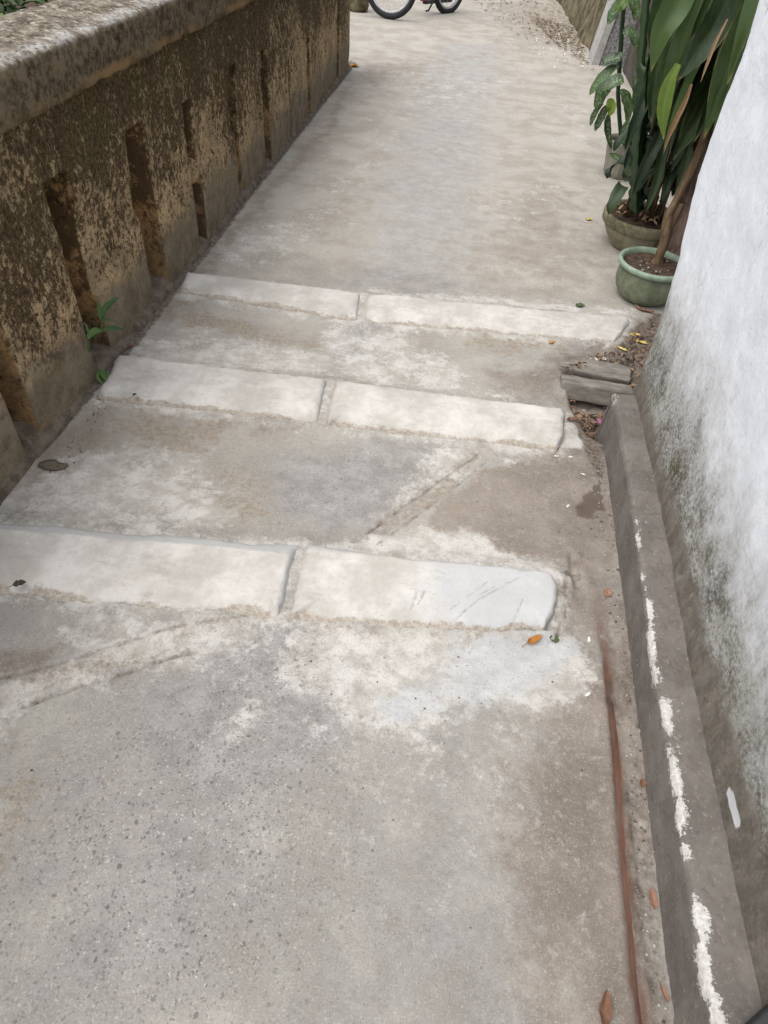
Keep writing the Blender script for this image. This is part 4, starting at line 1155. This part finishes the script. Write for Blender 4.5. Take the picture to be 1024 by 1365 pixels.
for (x_, z_, w_) in [(.80, .72, .09), (.84, .62, .085), (.88, .80, .1), (.92, .66, .09), (.86, .50, .08), (.97, .58, .09), (.80, .86, .09), (.90, .95, .1), (.84, 1.05, .1)]:
    a = rng.uniform(3.4, 5.9); ln = rng.uniform(.2, .32)
    w_ *= .62
    mb_.leaf([(x_ + .05, 3.62, z_ + .1), (x_ + .3 * ln * math.cos(a), 3.55, z_ + .08), (x_ + .5 * ln * math.cos(a), 3.5, z_ - .06), (x_ + .55 * ln * math.cos(a), 3.5, z_ - .5 * ln - .08)], w_, (0, -.8, .5), .4, 12, 'oval', .16)
for k in range(120):
    px_, pz_ = rng.uniform(.80, 1.14), rng.uniform(.30, .95)
    y_ = rng.uniform(3.68, 4.0); a = rng.uniform(0, 6.28)
    ln = rng.uniform(.08, .16)
    mb_.leaf([(px_, y_, pz_), (px_ + .4 * ln * math.cos(a), y_ + .4 * ln * math.sin(a) - .02, pz_ + .01), (px_ + .8 * ln * math.cos(a), y_ + .8 * ln * math.sin(a) - .03, pz_ - .4 * ln), (px_ + .9 * ln * math.cos(a), y_ + .9 * ln * math.sin(a) - .03, pz_ - .8 * ln)], rng.uniform(.035, .065), (0, -.3, 1), .3, 8, 'oval', .2)
for k in range(70):
    x_, y_, z_ = rng.uniform(.80, 1.08), rng.uniform(3.55, 3.8), rng.uniform(.55, 1.15)
    a = rng.uniform(2.6, 6.4); ln = rng.uniform(.12, .26)
    mb_.leaf([(x_, y_, z_), (x_ + .25 * ln * math.cos(a), y_ - .03, z_ - .1 * ln), (x_ + .4 * ln * math.cos(a), y_ - .05, z_ - .55 * ln), (x_ + .42 * ln * math.cos(a), y_ - .05, z_ - ln)], rng.uniform(.018, .04), (0, -.8, .5), .5, 10, 'strap', .15)
mb_.build('foliage', M['spurge'], sp, True, 'lc')
mb_ = MB()
for k in range(14):
    a = rng.uniform(0, 6.28); r_ = rng.uniform(.02, .12); x_, y_ = BP[0] + r_ * math.cos(a), BP[1] + r_ * math.sin(a) * .8
    lx, ly = rng.uniform(-.10, .12), rng.uniform(-.10, .05)
    mb_.tube([(x_, y_, .15), (x_ + lx * .4, y_ + ly * .4, .34), (x_ + lx * .7, y_ + ly * .7, .56), (x_ + lx, y_ + ly, .82)], [.008, .006, .005, .003], 7)
mb_.build('twigs', M['bark'], sp)
mb_ = MB()
for k in range(26):
    a = rng.uniform(0, 6.28); r_ = rng.uniform(.03, .17)
    x_, y_ = BP[0] + r_ * math.cos(a), BP[1] + r_ * math.sin(a)
    b = rng.uniform(0, 6.28); ln = rng.uniform(.03, .07)
    mb_.leaf([(x_, y_, .165), (x_ + ln * .5 * math.cos(b), y_ + ln * .5 * math.sin(b), .182), (x_ + ln * math.cos(b), y_ + ln * math.sin(b), .172)], rng.uniform(.012, .03), (0, 0, 1), .5, 6, 'oval', .2)
mb_.build('withered_leaves', M['dry'], sp, True, 'lc')

# ------------------------------------------------------------------ dumbcane in the tall pot
dc = thing('dumbcane_plant', 'slender green cane with speckled pointed leaves in the farthest grey pot', 'plant', (1.01, 4.98, .2))
cn = [(0.995, 4.98, 0.092), (0.965, 4.98, 0.198), (0.909, 4.98, 0.324), (0.853, 4.98, 0.466), (0.812, 4.98, 0.622), (0.771, 4.98, 0.788), (0.738, 4.98, 0.928), (0.689, 4.98, 1.126)]
bark_tube('cane', [tuple(p) for p in cn], [.016, .014, .013, .013, .013, .014, .013, .01], M['cactus'], dc, 12, .1, 4, 20)
mb_ = MB()
ll = [
    ([(0.802, 4.9, 0.624), (0.76, 4.9, 0.6), (0.717, 4.9, 0.549), (0.689, 4.9, 0.502), (0.67, 4.9, 0.455)], .105), ([(0.815, 4.85, 0.596), (0.783, 4.85, 0.554), (0.74, 4.85, 0.502), (0.731, 4.85, 0.428), (0.746, 4.85, 0.393)], .13),
    ([(0.839, 4.8, 0.562), (0.802, 4.8, 0.566), (0.767, 4.8, 0.547), (0.746, 4.8, 0.513), (0.754, 4.8, 0.474)], .135), ([(0.78, 4.86, 0.423), (0.777, 4.86, 0.373), (0.764, 4.86, 0.321), (0.755, 4.86, 0.272)], .085),
    ([(0.75, 4.86, 0.428), (0.731, 4.86, 0.384), (0.72, 4.86, 0.341), (0.718, 4.86, 0.298)], .06), ([(0.817, 4.9, 0.376), (0.827, 4.9, 0.313), (0.852, 4.9, 0.251), (0.898, 4.9, 0.168)], .07),
    ([(0.798, 4.9, 0.692), (0.773, 4.9, 0.659), (0.731, 4.9, 0.647), (0.701, 4.9, 0.614)], .11), ([(0.754, 4.9, 0.905), (0.71, 4.9, 0.908), (0.687, 4.9, 0.87), (0.67, 4.9, 0.815)], .12),
    ([(0.727, 4.9, 0.971), (0.767, 4.9, 0.941), (0.809, 4.9, 0.896), (0.817, 4.9, 0.847)], .10), ([(0.769, 4.9, 0.782), (0.799, 4.9, 0.795), (0.839, 4.9, 0.77), (0.869, 4.9, 0.721)], .10),
    ([(0.842, 4.9, 0.502), (0.884, 4.9, 0.474), (0.929, 4.9, 0.409), (0.947, 4.9, 0.327)], .10), ([(0.939, 4.8, 0.372), (0.93, 4.8, 0.329), (0.937, 4.8, 0.266), (0.976, 4.8, 0.205)], .09),
    ([(0.872, 4.8, 0.171), (0.926, 4.8, 0.155), (0.978, 4.8, 0.143), (1.027, 4.8, 0.113)], .07), ([(0.711, 4.95, 0.998), (0.687, 4.95, 0.969), (0.66, 4.95, 0.945), (0.624, 4.95, 0.921)], .11),
    ([(0.872, 4.9, 0.737), (0.923, 4.9, 0.667), (0.958, 4.9, 0.593), (0.973, 4.9, 0.524)], .11), ([(0.901, 4.9, 0.587), (0.949, 4.9, 0.513), (0.976, 4.9, 0.435), (0.983, 4.9, 0.361)], .11),
]
for p_, w_ in ll:
    mb_.leaf([tuple(q) for q in p_], w_ * .62, (-.3, -.7, .8), .25, 14, 'oval', .05)
mb_.build('foliage', M['dumb'], dc, True, 'lc')
mb_ = MB()
mb_.leaf([tuple(q) for q in [(0.766, 4.78, 0.472), (0.787, 4.78, 0.45), (0.806, 4.78, 0.42), (0.808, 4.78, 0.383)]], .06, (-.3, -.7, .8), .3, 12, 'oval', .05)
tag(mb_.build('leaf', M['lime'], dc, True, 'lc'), 'bright lime green leaf', None)
mb_ = MB()
mb_.leaf([tuple(q) for q in [(0.735, 4.84, 0.965), (0.715, 4.84, 0.936), (0.701, 4.84, 0.914), (0.693, 4.84, 0.886)]], .08, (-.3, -.7, .8), .3, 12, 'oval', .05)
tag(mb_.build('leaf', M['lime'], dc, True, 'lc'), 'bright lime green leaf', None)

# rough trunk, wall coloured dark as shade, pillar and bank at the back
bark_tube('t', [(1.20, 3.62, -.05), (1.21, 3.62, .3), (1.20, 3.64, .7), (1.22, 3.66, 1.3), (1.2, 3.68, 2.4)], [.19, .15, .14, .14, .12], M['bark_dark'], None, 28, .2, 6, 14)
tr = bpy.data.objects['t']; tr.name = 'tree_trunk'; tr.data.name = 'tree_trunk'
tag(tr, 'thick rough brown bark trunk standing behind the bare bent stem', 'tree trunk')
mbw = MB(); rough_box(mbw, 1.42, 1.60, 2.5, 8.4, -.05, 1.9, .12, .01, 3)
tag(mbw.build('garden_wall', M['backwall']), 'cement wall hidden behind the potted plants, coloured dark for the shade there', 'wall')
SH = .12
def sheared(o):
    me = o.data
    for v in me.vertices: v.co.x += SH * v.co.z
pl_ = thing('gate_pillar', 'grey pebbledash gate pillar with a smooth pale corner strip behind the plants', 'pillar', (1.3, 8.7, 0))
mbw = MB(); rough_box(mbw, -.125, .35, -.2, .25, -.05, 2.1, .03, .010, 13)
o = mbw.build('shaft', M['pebble']); sheared(o); o.parent = pl_
mbw = MB(); rough_box(mbw, -.20, -.127, -.22, .25, -.05, 2.1, .05, .004, 17)
o = mbw.build('corner_strip', M['trim']); sheared(o); o.parent = pl_
# bank
n_ = 90
yy = np.linspace(8.92, 15.5, n_); zz = np.linspace(-.05, 1.3, 30)
A, B = np.meshgrid(yy, zz, indexing='ij'); A = A.ravel(); B = B.ravel()
V = np.column_stack([1.135 - .052 * (A - 8.9) + .10 * B, A, B])
V[:, 0] += .05 * fbm(V, 3, 4, 141) + .02 * fbm(V, 12, 3, 142)
V2 = V.reshape(n_, 30, 3)
back = V2[:, -1, :].copy(); back[:, 0] += .5
V = np.concatenate([V2, back[:, None, :]], 1).reshape(-1, 3)
tag(mesh_obj('mossy_wall', V, grid_faces(n_, 31), M['mossbank']), 'brown mossy old wall beyond the pebbledash pillar', 'wall')
# stone stump left of the bicycle
mbx = MB().lathe((-1.68, 10.05, 0), [(0, 0), (.11, 0), (.13, .02), (.14, .06), (.13, .12), (.12, .3), (.115, .55), (.10, .62), (.0, .64)], 32, .02)
tag(mbx.build('stone_bollard', M['mossbank']), 'round based brown stone post beyond the end of the dark wall', 'bollard')

# ------------------------------------------------------------------ bicycle at the far end
bk = thing('bicycle', 'bicycle with black tyres, grey rims and a red frame parked at the far end', 'bicycle', (-.9, 10.15, 0))
FW = Vector((-1.235, 9.72, .315)); RW = Vector((-.60, 10.62, .30))
d_ = (FW - RW).normalized(); sdv = Vector((d_.y, -d_.x, 0))
up_ = Vector((0, 0, 1))
def ringpts(c, ax, r, n=40):
    return [c + ax * math.cos(2 * math.pi * k / n) * r + up_ * math.sin(2 * math.pi * k / n) * r for k in range(n + 1)]
def wheel(c, ax, name):
    wv = bpy.data.objects.new(name, None); COL.objects.link(wv); wv.parent = bk; wv.location = c - Vector(bk.location)
    side = Vector((ax.y, -ax.x, 0))
    MB().tube(ringpts(c, ax, .287), .031, 12, cap=False).build('tyre', M['rubber'], wv)
    MB().tube(ringpts(c, ax, .248), .015, 8, cap=False).build('rim', M['steel'], wv)
    m_ = MB()
    for k in range(28):
        a = 2 * math.pi * k / 28
        m_.tube([c + side * (.03 if k % 2 else -.03), c + ax * math.cos(a) * .245 + up_ * math.sin(a) * .245], .0014, 4)
    m_.build('spokes', M['steel'], wv)
    MB().tube([c - side * .05, c + side * .05], .022, 12).build('hub', M['steel'], wv)
fax = Vector((1, -.12, 0)).normalized()
wheel(FW, fax, 'wheel'); wheel(RW, d_, 'wheel')
def pt(l, z, s_=0): return RW + d_ * l + sdv * s_ + up_ * (z - .30)
hd, bb, stt = pt(.90, .78), pt(.42, .28), pt(.28, .72)
m_ = MB()
m_.tube([hd, pt(.94, .62)], .02, 10); m_.tube([pt(.93, .66), bb], .024, 10); m_.tube([bb, stt], .018, 10); m_.tube([pt(.50, .17, .03), pt(.30, .17, .06)], .035, 10)
m_.tube([pt(.90, .74), pt(.32, .50)], .018, 10)
for s_ in (-.055, .055): m_.tube([bb + sdv * s_ * .5, RW + sdv * s_], .01, 8); m_.tube([pt(.30, .6), RW + sdv * s_], .008, 8)
m_.build('frame', M['redpaint'], bk)
m_ = MB(); fs = Vector((fax.y, -fax.x, 0))
cr = FW + up_ * .33 + Vector((0.02, .03, 0))
for s_ in (-.055, .055): m_.tube([FW + fs * s_, cr + fs * s_, cr + up_ * .03], .011, 8)
m_.tube([cr, hd + up_ * .12], .014, 8); m_.build('fork', M['steel'], bk)
m_ = MB(); hb = hd + up_ * .16
m_.tube([hb + fax * .28 + Vector((0, .1, 0)), hb + fax * .1, hb - fax * .1, hb - fax * .28 + Vector((0, .1, 0))], .011, 8); m_.build('handlebar', M['steel'], bk)
V, F = round_block(stt + up_ * .06, (.15, .24, .06), math.atan2(d_.y, d_.x) + R(90), .028, 6, 0)
mesh_obj('saddle', V, F, M['blackpaint'], bk)
for c_, ax_, a0, a1 in ((FW, fax, 20, 165), (RW, d_, -5, 190)):
    V = []; F = []; n_ = 24; side = Vector((ax_.y, -ax_.x, 0))
    for k in range(n_ + 1):
        a = R(a0 + (a1 - a0) * k / n_)
        for j in range(7):
            b = (j / 6 - .5) * 2
            V.append(c_ + (ax_ * math.cos(a) + up_ * math.sin(a)) * (.325 - .018 * b * b) + side * .04 * b)
    mesh_obj('mudguard', V, grid_faces(n_ + 1, 7), M['blackpaint'], bk)
V, F = round_block(pt(.14, .22, .06), (.56, .05, .24), math.atan2(d_.y, d_.x), .016, 6, 0)
mesh_obj('chain_case', V, F, M['blackpaint'], bk)
MB().tube([pt(.10, .30, .07), pt(.16, .14, .10), pt(.20, .012, .15), pt(.24, .010, .16)], .011, 8).build('kickstand', M['blackpaint'], bk)
m_ = MB(); m_.tube([bb - sdv * .09, bb + sdv * .09], .012, 8); m_.tube([bb - sdv * .09, bb - sdv * .09 + d_ * .1 - up_ * .12], .009, 8); m_.tube([bb + sdv * .09, bb + sdv * .09 - d_ * .1 + up_ * .12], .009, 8)
m_.build('crank', M['steel'], bk)
for s_ in (-1, 1):
    V, F = round_block(bb + sdv * s_ * .14 - d_ * .1 * s_ + up_ * .12 * s_, (.09, .06, .022), math.atan2(d_.y, d_.x), .008, 4, 0)
    mesh_obj('pedal', V, F, M['blackpaint'], bk)

# ------------------------------------------------------------------ green things at the left wall
mbw = MB(); rough_box(mbw, -3.2, -1.405, Y0, 6.6, -.05, .84, .10, .02, 61)
tag(mbw.build('earth_bank', M['soil']), 'dark earth bank behind the stone wall', 'bank', None, 'structure')
sh = thing('shrub', 'dense green shrub growing behind the coping at the top left', 'shrub', (-1.83, 1.95, 0))
mb_ = MB()
for k in range(1300):
    a = rng.uniform(0, 6.28); r_ = rng.random() ** .5
    x_ = -1.74 + .30 * r_ * math.cos(a); y_ = 1.95 + .9 * r_ * math.sin(a)
    z_ = rng.uniform(.84, 1.10) - .05 * r_ + .05 * math.sin(x_ * 17 + y_ * 11)
    b = rng.uniform(0, 6.28); ln = rng.uniform(.05, .10)
    mb_.leaf([(x_, y_, z_), (x_ + ln * .5 * math.cos(b), y_ + ln * .5 * math.sin(b), z_ + .018), (x_ + ln * math.cos(b), y_ + ln * math.sin(b), z_ - .005)], ln * .5, (0, 0, 1), .3, 5, 'oval', .05)
mb_.build('foliage', M['shrub'], sh, True, 'lc')
m_ = MB()
for k in range(7):
    a = k * .9
    m_.tube([(-1.83, 1.95 + .1 * (k - 3), 0), (-1.83 + .1 * math.cos(a), 1.95 + .18 * (k - 3), .5), (-1.83 + .2 * math.cos(a), 1.95 + .22 * (k - 3), .95)], [.018, .012, .005], 8)
m_.build('stems', M['bark'], sh)

wd = thing('weed', 'bright green narrow leaved weed sprouting from a joint of the dark wall', 'weed', (-1.235, 1.98, .19))
mb_ = MB()
for p_, w_ in (([(-1.19, 1.95, 0.218), (-1.19, 1.971, 0.236), (-1.19, 2.021, 0.239), (-1.19, 2.096, 0.227)], .022), ([(-1.19, 1.93, 0.179), (-1.19, 1.977, 0.165), (-1.19, 2.026, 0.138), (-1.19, 2.081, 0.101)], .022), ([(-1.2, 1.949, 0.173), (-1.2, 1.911, 0.192), (-1.2, 1.874, 0.198), (-1.2, 1.85, 0.194)], .024),
               ([(-1.19, 1.941, 0.223), (-1.19, 1.946, 0.243), (-1.19, 1.949, 0.261), (-1.19, 1.954, 0.281)], .015), ([(-1.21, 1.979, 0.191), (-1.21, 2.025, 0.172), (-1.21, 2.057, 0.148)], .012), ([(-1.21, 1.857, 0.136), (-1.21, 1.858, 0.159), (-1.21, 1.874, 0.179)], .012), ([(-1.2, 1.855, 0.254), (-1.2, 1.864, 0.232), (-1.2, 1.864, 0.201)], .008)):
    mb_.leaf([tuple(q) for q in p_], w_, (.5, -.6, .8), .3, 12, 'oval', .03)
mb_.build('leaves', M['weed'], wd, True, 'lc')
MB().tube([(-1.25, 1.97, .13), *[tuple(q) for q in [(-1.2, 1.889, 0.172), (-1.2, 1.944, 0.176), (-1.2, 1.967, 0.208)]]], [.003, .003, .0025, .002], 6).build('stalk', M['weed'], wd)
wd2 = thing('weed', 'small dark green weed lying on the pavement at the foot of the dark wall', 'weed', (-1.2, 1.93, .01))
mb_ = MB()
for p_, w_ in (([(-1.227, 1.898), (-1.197, 1.881), (-1.172, 1.862), (-1.154, 1.853)], .020), ([(-1.232, 1.901), (-1.208, 1.898), (-1.183, 1.899), (-1.165, 1.909)], .012), ([(-1.219, 1.884), (-1.212, 1.901), (-1.197, 1.91)], .012), ([(-1.223, 1.889), (-1.206, 1.858), (-1.182, 1.836)], .012)):
    mb_.leaf([(q[0], q[1], .035 - .006 * i) for i, q in enumerate(p_)], w_, (.2, -.4, 1), .3, 10, 'oval', .06)
mb_.build('leaves', M['weed'], wd2, True, 'lc')
V = MB().lump((*[(-1.153, 1.416)][0], .002), .034, 3, .8, (1.2, .7, .45))
tag(V.build('mortar_clod', M['clod']), 'crumbled grey brown lump of mortar near the foot of the dark wall', 'lump')

# ------------------------------------------------------------------ fallen leaves and scraps
def lmat(nm, a, b): return mat_leaf(nm, a, b, None, tuple(c * .6 for c in a), .75)
LM = dict(orange=lmat('orange_leaf', (.36, .15, .03), (.52, .25, .06)), brown=lmat('brown_leaf', (.16, .08, .045), (.27, .15, .09)), pink=lmat('tan_leaf', (.25, .135, .09), (.37, .225, .15)),
          green=lmat('green_leaf', (.05, .075, .03), (.09, .12, .05)), dark=lmat('dark_leaf', (.06, .045, .03), (.10, .075, .05)), yellow=lmat('yellow_leaf', (.45, .36, .07), (.58, .49, .14)), white=lmat('petal', (.66, .64, .58), (.76, .75, .70)))
def zat(x_, y_):
    z_ = float(ground_z(np.array([[x_, y_]]))[0])
    for s in SLABS:
        if poly_sd(np.array([[x_, y_]]), s['q'])[0] < .0: z_ = max(z_, s['h'] + .002)
    return z_
def fallen(p, ang, ln, w, mk, label, cat='leaf', name='fallen_leaf', curl=.3, group=None, stalk=False, z=None):
    x_, y_ = p[:2]
    z0_ = (zat(x_, y_) if z is None else z) + .002
    c_, s_ = math.cos(R(ang)), math.sin(R(ang))
    m_ = MB()
    pts_ = [(-.5, .25), (-.2, -.0), (.15, .05), (.5, .3)]
    pts_ = [(x_ + c_ * ln * a, y_ + s_ * ln * a, z0_ + max(0, b) * curl * ln) for a, b in pts_]
    m_.leaf(pts_, w, (0, 0, 1), curl * 1.6, 12, 'oval', .08 * (1 + curl))
    if stalk: m_.tube([pts_[0], (pts_[0][0] - c_ * ln * .3, pts_[0][1] - s_ * ln * .3, z0_ + .001)], .0008, 5)
    return tag(m_.build(name, LM[mk], None, True, 'lc'), label, cat, group)
G_ = 'fallen leaves on the pavement'
FL = [
    ([(0.359, 1.042)], 38, .052, .020, 'orange', 'curled orange leaf at the front edge of the scratched nearest slab', .55, True),
    ([(0.414, 1.06)], 80, .030, .026, 'green', 'crumpled dark green leaf next to the curled orange leaf by the nearest slab', .5, False),
    ([(0.576, 1.256)], 70, .036, .026, 'pink', 'flat tan pink leaf on the brown strip beside the ledge, level with the nearest slab', .15, True),
    ([(-0.981, 0.93)], 30, .034, .022, 'dark', 'small dark leaf on the left end of the nearest long slab', .5, True),
    ([(0.595, 0.472)], 95, .040, .018, 'pink', 'pointed tan leaf between the rusty bar and the ledge, near the bottom', .3, False),
    ([(0.476, 0.269)], 80, .060, .022, 'brown', 'torn brown leaf at the bottom edge, left of the rusty bar', .5, False),
    ([(0.607, 0.712)], 70, .022, .016, 'brown', 'small brown leaf against the ledge, halfway along the rusty bar', .5, False),
    ([(0.594, 0.314)], 110, .032, .010, 'pink', 'thin hooked tan leaf against the ledge near the bottom, right of the rusty bar', .6, False),
    ([(-1.208, 2.122)], 20, .040, .018, 'brown', 'brown leaf by the dark wall above the middle step', .4, False),
    ([(-1.032, 1.775)], 60, .018, .014, 'dark', 'tiny dark leaf on the left slab of the middle step', .4, False),
    ([(0.838, 2.769)], 10, .050, .020, 'yellow', 'uppermost yellow leaf in the dirt at the corner of the white wall', .3, False),
    ([(0.858, 2.716)], -20, .062, .022, 'yellow', 'largest yellow leaf in the dirt at the corner of the white wall', .3, False),
    ([(0.766, 2.628)], 150, .045, .016, 'yellow', 'yellow leaf just above the stone bars of the drain hole', .4, False),
    ([(0.661, 2.499)], -10, .058, .026, 'orange', 'orange leaf on the rear stone bar of the drain hole', .4, False),
    ([(0.584, 2.382)], -30, .036, .026, 'yellow', 'yellow leaf between the two stone bars of the drain hole', .5, False),
    ([(0.623, 2.371)], 60, .036, .020, 'orange', 'upright orange scrap of leaf behind the front stone bar', .7, False),
    ([(0.464, 2.602)], 40, .034, .016, 'orange', 'small orange leaf below the right end of the farthest step', .3, False),
    ([(0.765, 2.351)], -10, .07, .02, 'pink', 'tan curled leaf where the front stone bar meets the ledge', .6, False),
    ([(0.895, 3.029)], -50, .065, .018, 'brown', 'left of two brown curled leaves under the green pot', .6, False),
    ([(0.929, 3.017)], -20, .07, .018, 'brown', 'right of two brown curled leaves under the green pot', .6, False),
    ([(-1.198, 7.132)], 60, .10, .07, 'orange', 'orange leaf at the far end of the dark wall', .4, False),
    ([(0.739, 4.096)], 30, .045, .030, 'yellow', 'pale yellow leaf on the pavement left of the cement bowl', .3, False),
    ([(0.612, 2.984)], 20, .05, .032, 'green', 'small green leaf on the right end of the farthest step', .3, False),
    ([(0.422, 1.068)], 60, .014, .008, 'green', 'sliver of pale green leaf at the right end of the nearest slab', .2, False),
    ([(0.519, 2.055)], 20, .05, .02, 'brown', 'brown leaf at the rim of the drain hole', .5, False),
]
for p_, a_, ln_, w_, mk_, lab_, cu_, stk_ in FL:
    fallen(p_[0], a_, ln_, w_, mk_, lab_, 'leaf', 'fallen_leaf', cu_, G_, stk_)
for p_, a_ in zip([(0.451, 1.829), (0.541, 1.762), (0.48, 1.593), (0.509, 1.081), (0.493, 0.913), (0.501, 1.837)], (10, -20, 60, 85, 40, 15)):
    fallen(p_, a_, .019, .007, 'white', 'white petal on the brown pavement near the ledge', 'petal', 'fallen_petal', .25, 'white petals near the ledge')
fallen([(0.641, 2.523)][0], 5, .05, .02, 'white', 'larger white scrap of paper above the stone bars', 'paper scrap', 'paper_scrap', .1, 'white scraps by the drain hole')
fallen([(0.68, 2.54)][0], 75, .026, .026, 'white', 'smaller square white scrap above the stone bars', 'paper scrap', 'paper_scrap', .1, 'white scraps by the drain hole')
mg = mat_simple('magenta_foil', (.22, .04, .12), (.42, .16, .27), 20, .4, .3, .003, .4)
V = MB().lump((*[(0.633, 2.116)][0], -.02), .017, 2, .9, (.6, 1.3, .6))
tag(V.build('sweet_wrapper', mg), 'crumpled magenta wrapper in the drain hole beside the ledge', 'wrapper')

def scatter_flakes(name, label, cat, polys, n, mats, smin, smax, zoff=.003, seed=1, lumps=0):
    r_ = random.Random(seed); m_ = MB()
    allp = []
    for pts_ in polys:
        A_ = np.array([p[:2] for p in pts_]); allp.append((pts_, A_.min(0), A_.max(0)))
    XY = []
    while len(XY) < n:
        pts_, lo, hi = allp[r_.randrange(len(allp))]
        q_ = np.array([[r_.uniform(lo[0], hi[0]), r_.uniform(lo[1], hi[1])] for _ in range(60)])
        ok = poly_sd(q_, pts_) < 0
        XY += [tuple(a) for a in q_[ok][:20]]
    XY = XY[:n]; zz_ = ground_z(np.array(XY))
    C = []
    for k, (x_, y_) in enumerate(XY):
        ln = r_.uniform(smin, smax); a = r_.uniform(0, 6.28)
        if k < lumps:
            m_.lump((x_, y_, zz_[k] + ln * .15), ln * .5, 1, .4, (1, r_.uniform(.6, 1), .6), (.2, .5, r_.random(), 1), r_.randrange(999))
        else:
            m_.leaf([(x_, y_, zz_[k] + zoff), (x_ + ln * .5 * math.cos(a), y_ + ln * .5 * math.sin(a), zz_[k] + zoff + ln * .22), (x_ + ln * math.cos(a), y_ + ln * math.sin(a), zz_[k] + zoff + ln * r_.uniform(0, .3))], ln * r_.uniform(.2, .5), (0, 0, 1), .6, 4, 'oval', .2, r_.random())
    o = m_.build(name, mats, None, True, 'lc')
    return tag(o, label, cat, None, 'stuff')
deb = mat_leaf('mixed_debris', (.05, .032, .022), (.30, .20, .13), None, (.08, .05, .03), .9)
peb = mat_leaf('grit_stones', (.09, .075, .062), (.42, .39, .35), None, None, .9)
scatter_flakes('debris', 'dry leaf crumbs and dirt in the drain hole and wall corner', 'debris', [[(0.513, 2.204), (0.695, 2.25), (0.639, 1.962), (0.606, 1.999), (0.543, 2.075)], [(0.523, 2.502), (0.831, 2.633), (0.806, 2.383), (0.532, 2.378)], [(0.863, 2.836), (0.977, 3.009), (0.88, 2.527), (0.791, 2.363), (0.739, 2.56)]], 620, deb, .008, .032, .004, 3, 60)
scatter_flakes('grit', 'loose grit and crumbs along the gutter strip', 'grit', [[(0.591, 1.154), (0.625, 1.16), (0.631, 0.792), (0.592, 0.265), (0.559, 0.26), (0.563, 0.608)], [(0.585, 1.907), (0.629, 1.917), (0.621, 1.351), (0.625, 1.16), (0.576, 1.151)], [(-1.148, 1.349), (-1.177, 1.834), (-1.133, 1.798), (-1.093, 1.434)]], 420, peb, .002, .009, .0005, 5, 380)
scatter_flakes('crumbs', 'tiny dark and pale crumbs strewn over the pavement', 'grit', [[(-0.564, 0.088), (-0.857, 0.595), (-0.242, 0.918), (0.498, 1.062), (0.548, 0.259)], [(0.018, 1.407), (0.19, 1.732), (0.609, 1.87), (0.602, 1.406)], [(-1.062, 2.86), (-1.055, 6.588), (0.971, 7.632), (0.827, 3.115)]], 380, peb, .002, .0065, .0005, 6, 330)
lit = mat_leaf('far_litter', (.10, .075, .045), (.29, .22, .135), None, (.1, .08, .05), .9)
scatter_flakes('leaf_litter', 'brown leaf litter scattered over the far pavement by the mossy wall', 'leaf litter', [[(-0.752, 13.249), (0.992, 13.838), (1.106, 8.925), (0.318, 9.525)], [(0.419, 11.202), (1.084, 10.514), (1.071, 8.17), (0.75, 9.34)]], 1000, lit, .02, .055, .006, 8)
wl = lmat('pale_litter', (.6, .57, .5), (.72, .7, .64))
scatter_flakes('pale_petals', 'small whitish petals strewn on the far pavement before the pillar', 'petals', [[(0.5, 9.88), (0.97, 10.182), (1.061, 8.338), (0.695, 7.967), (0.519, 8.587)]], 60, wl, .025, .05, .004, 9)
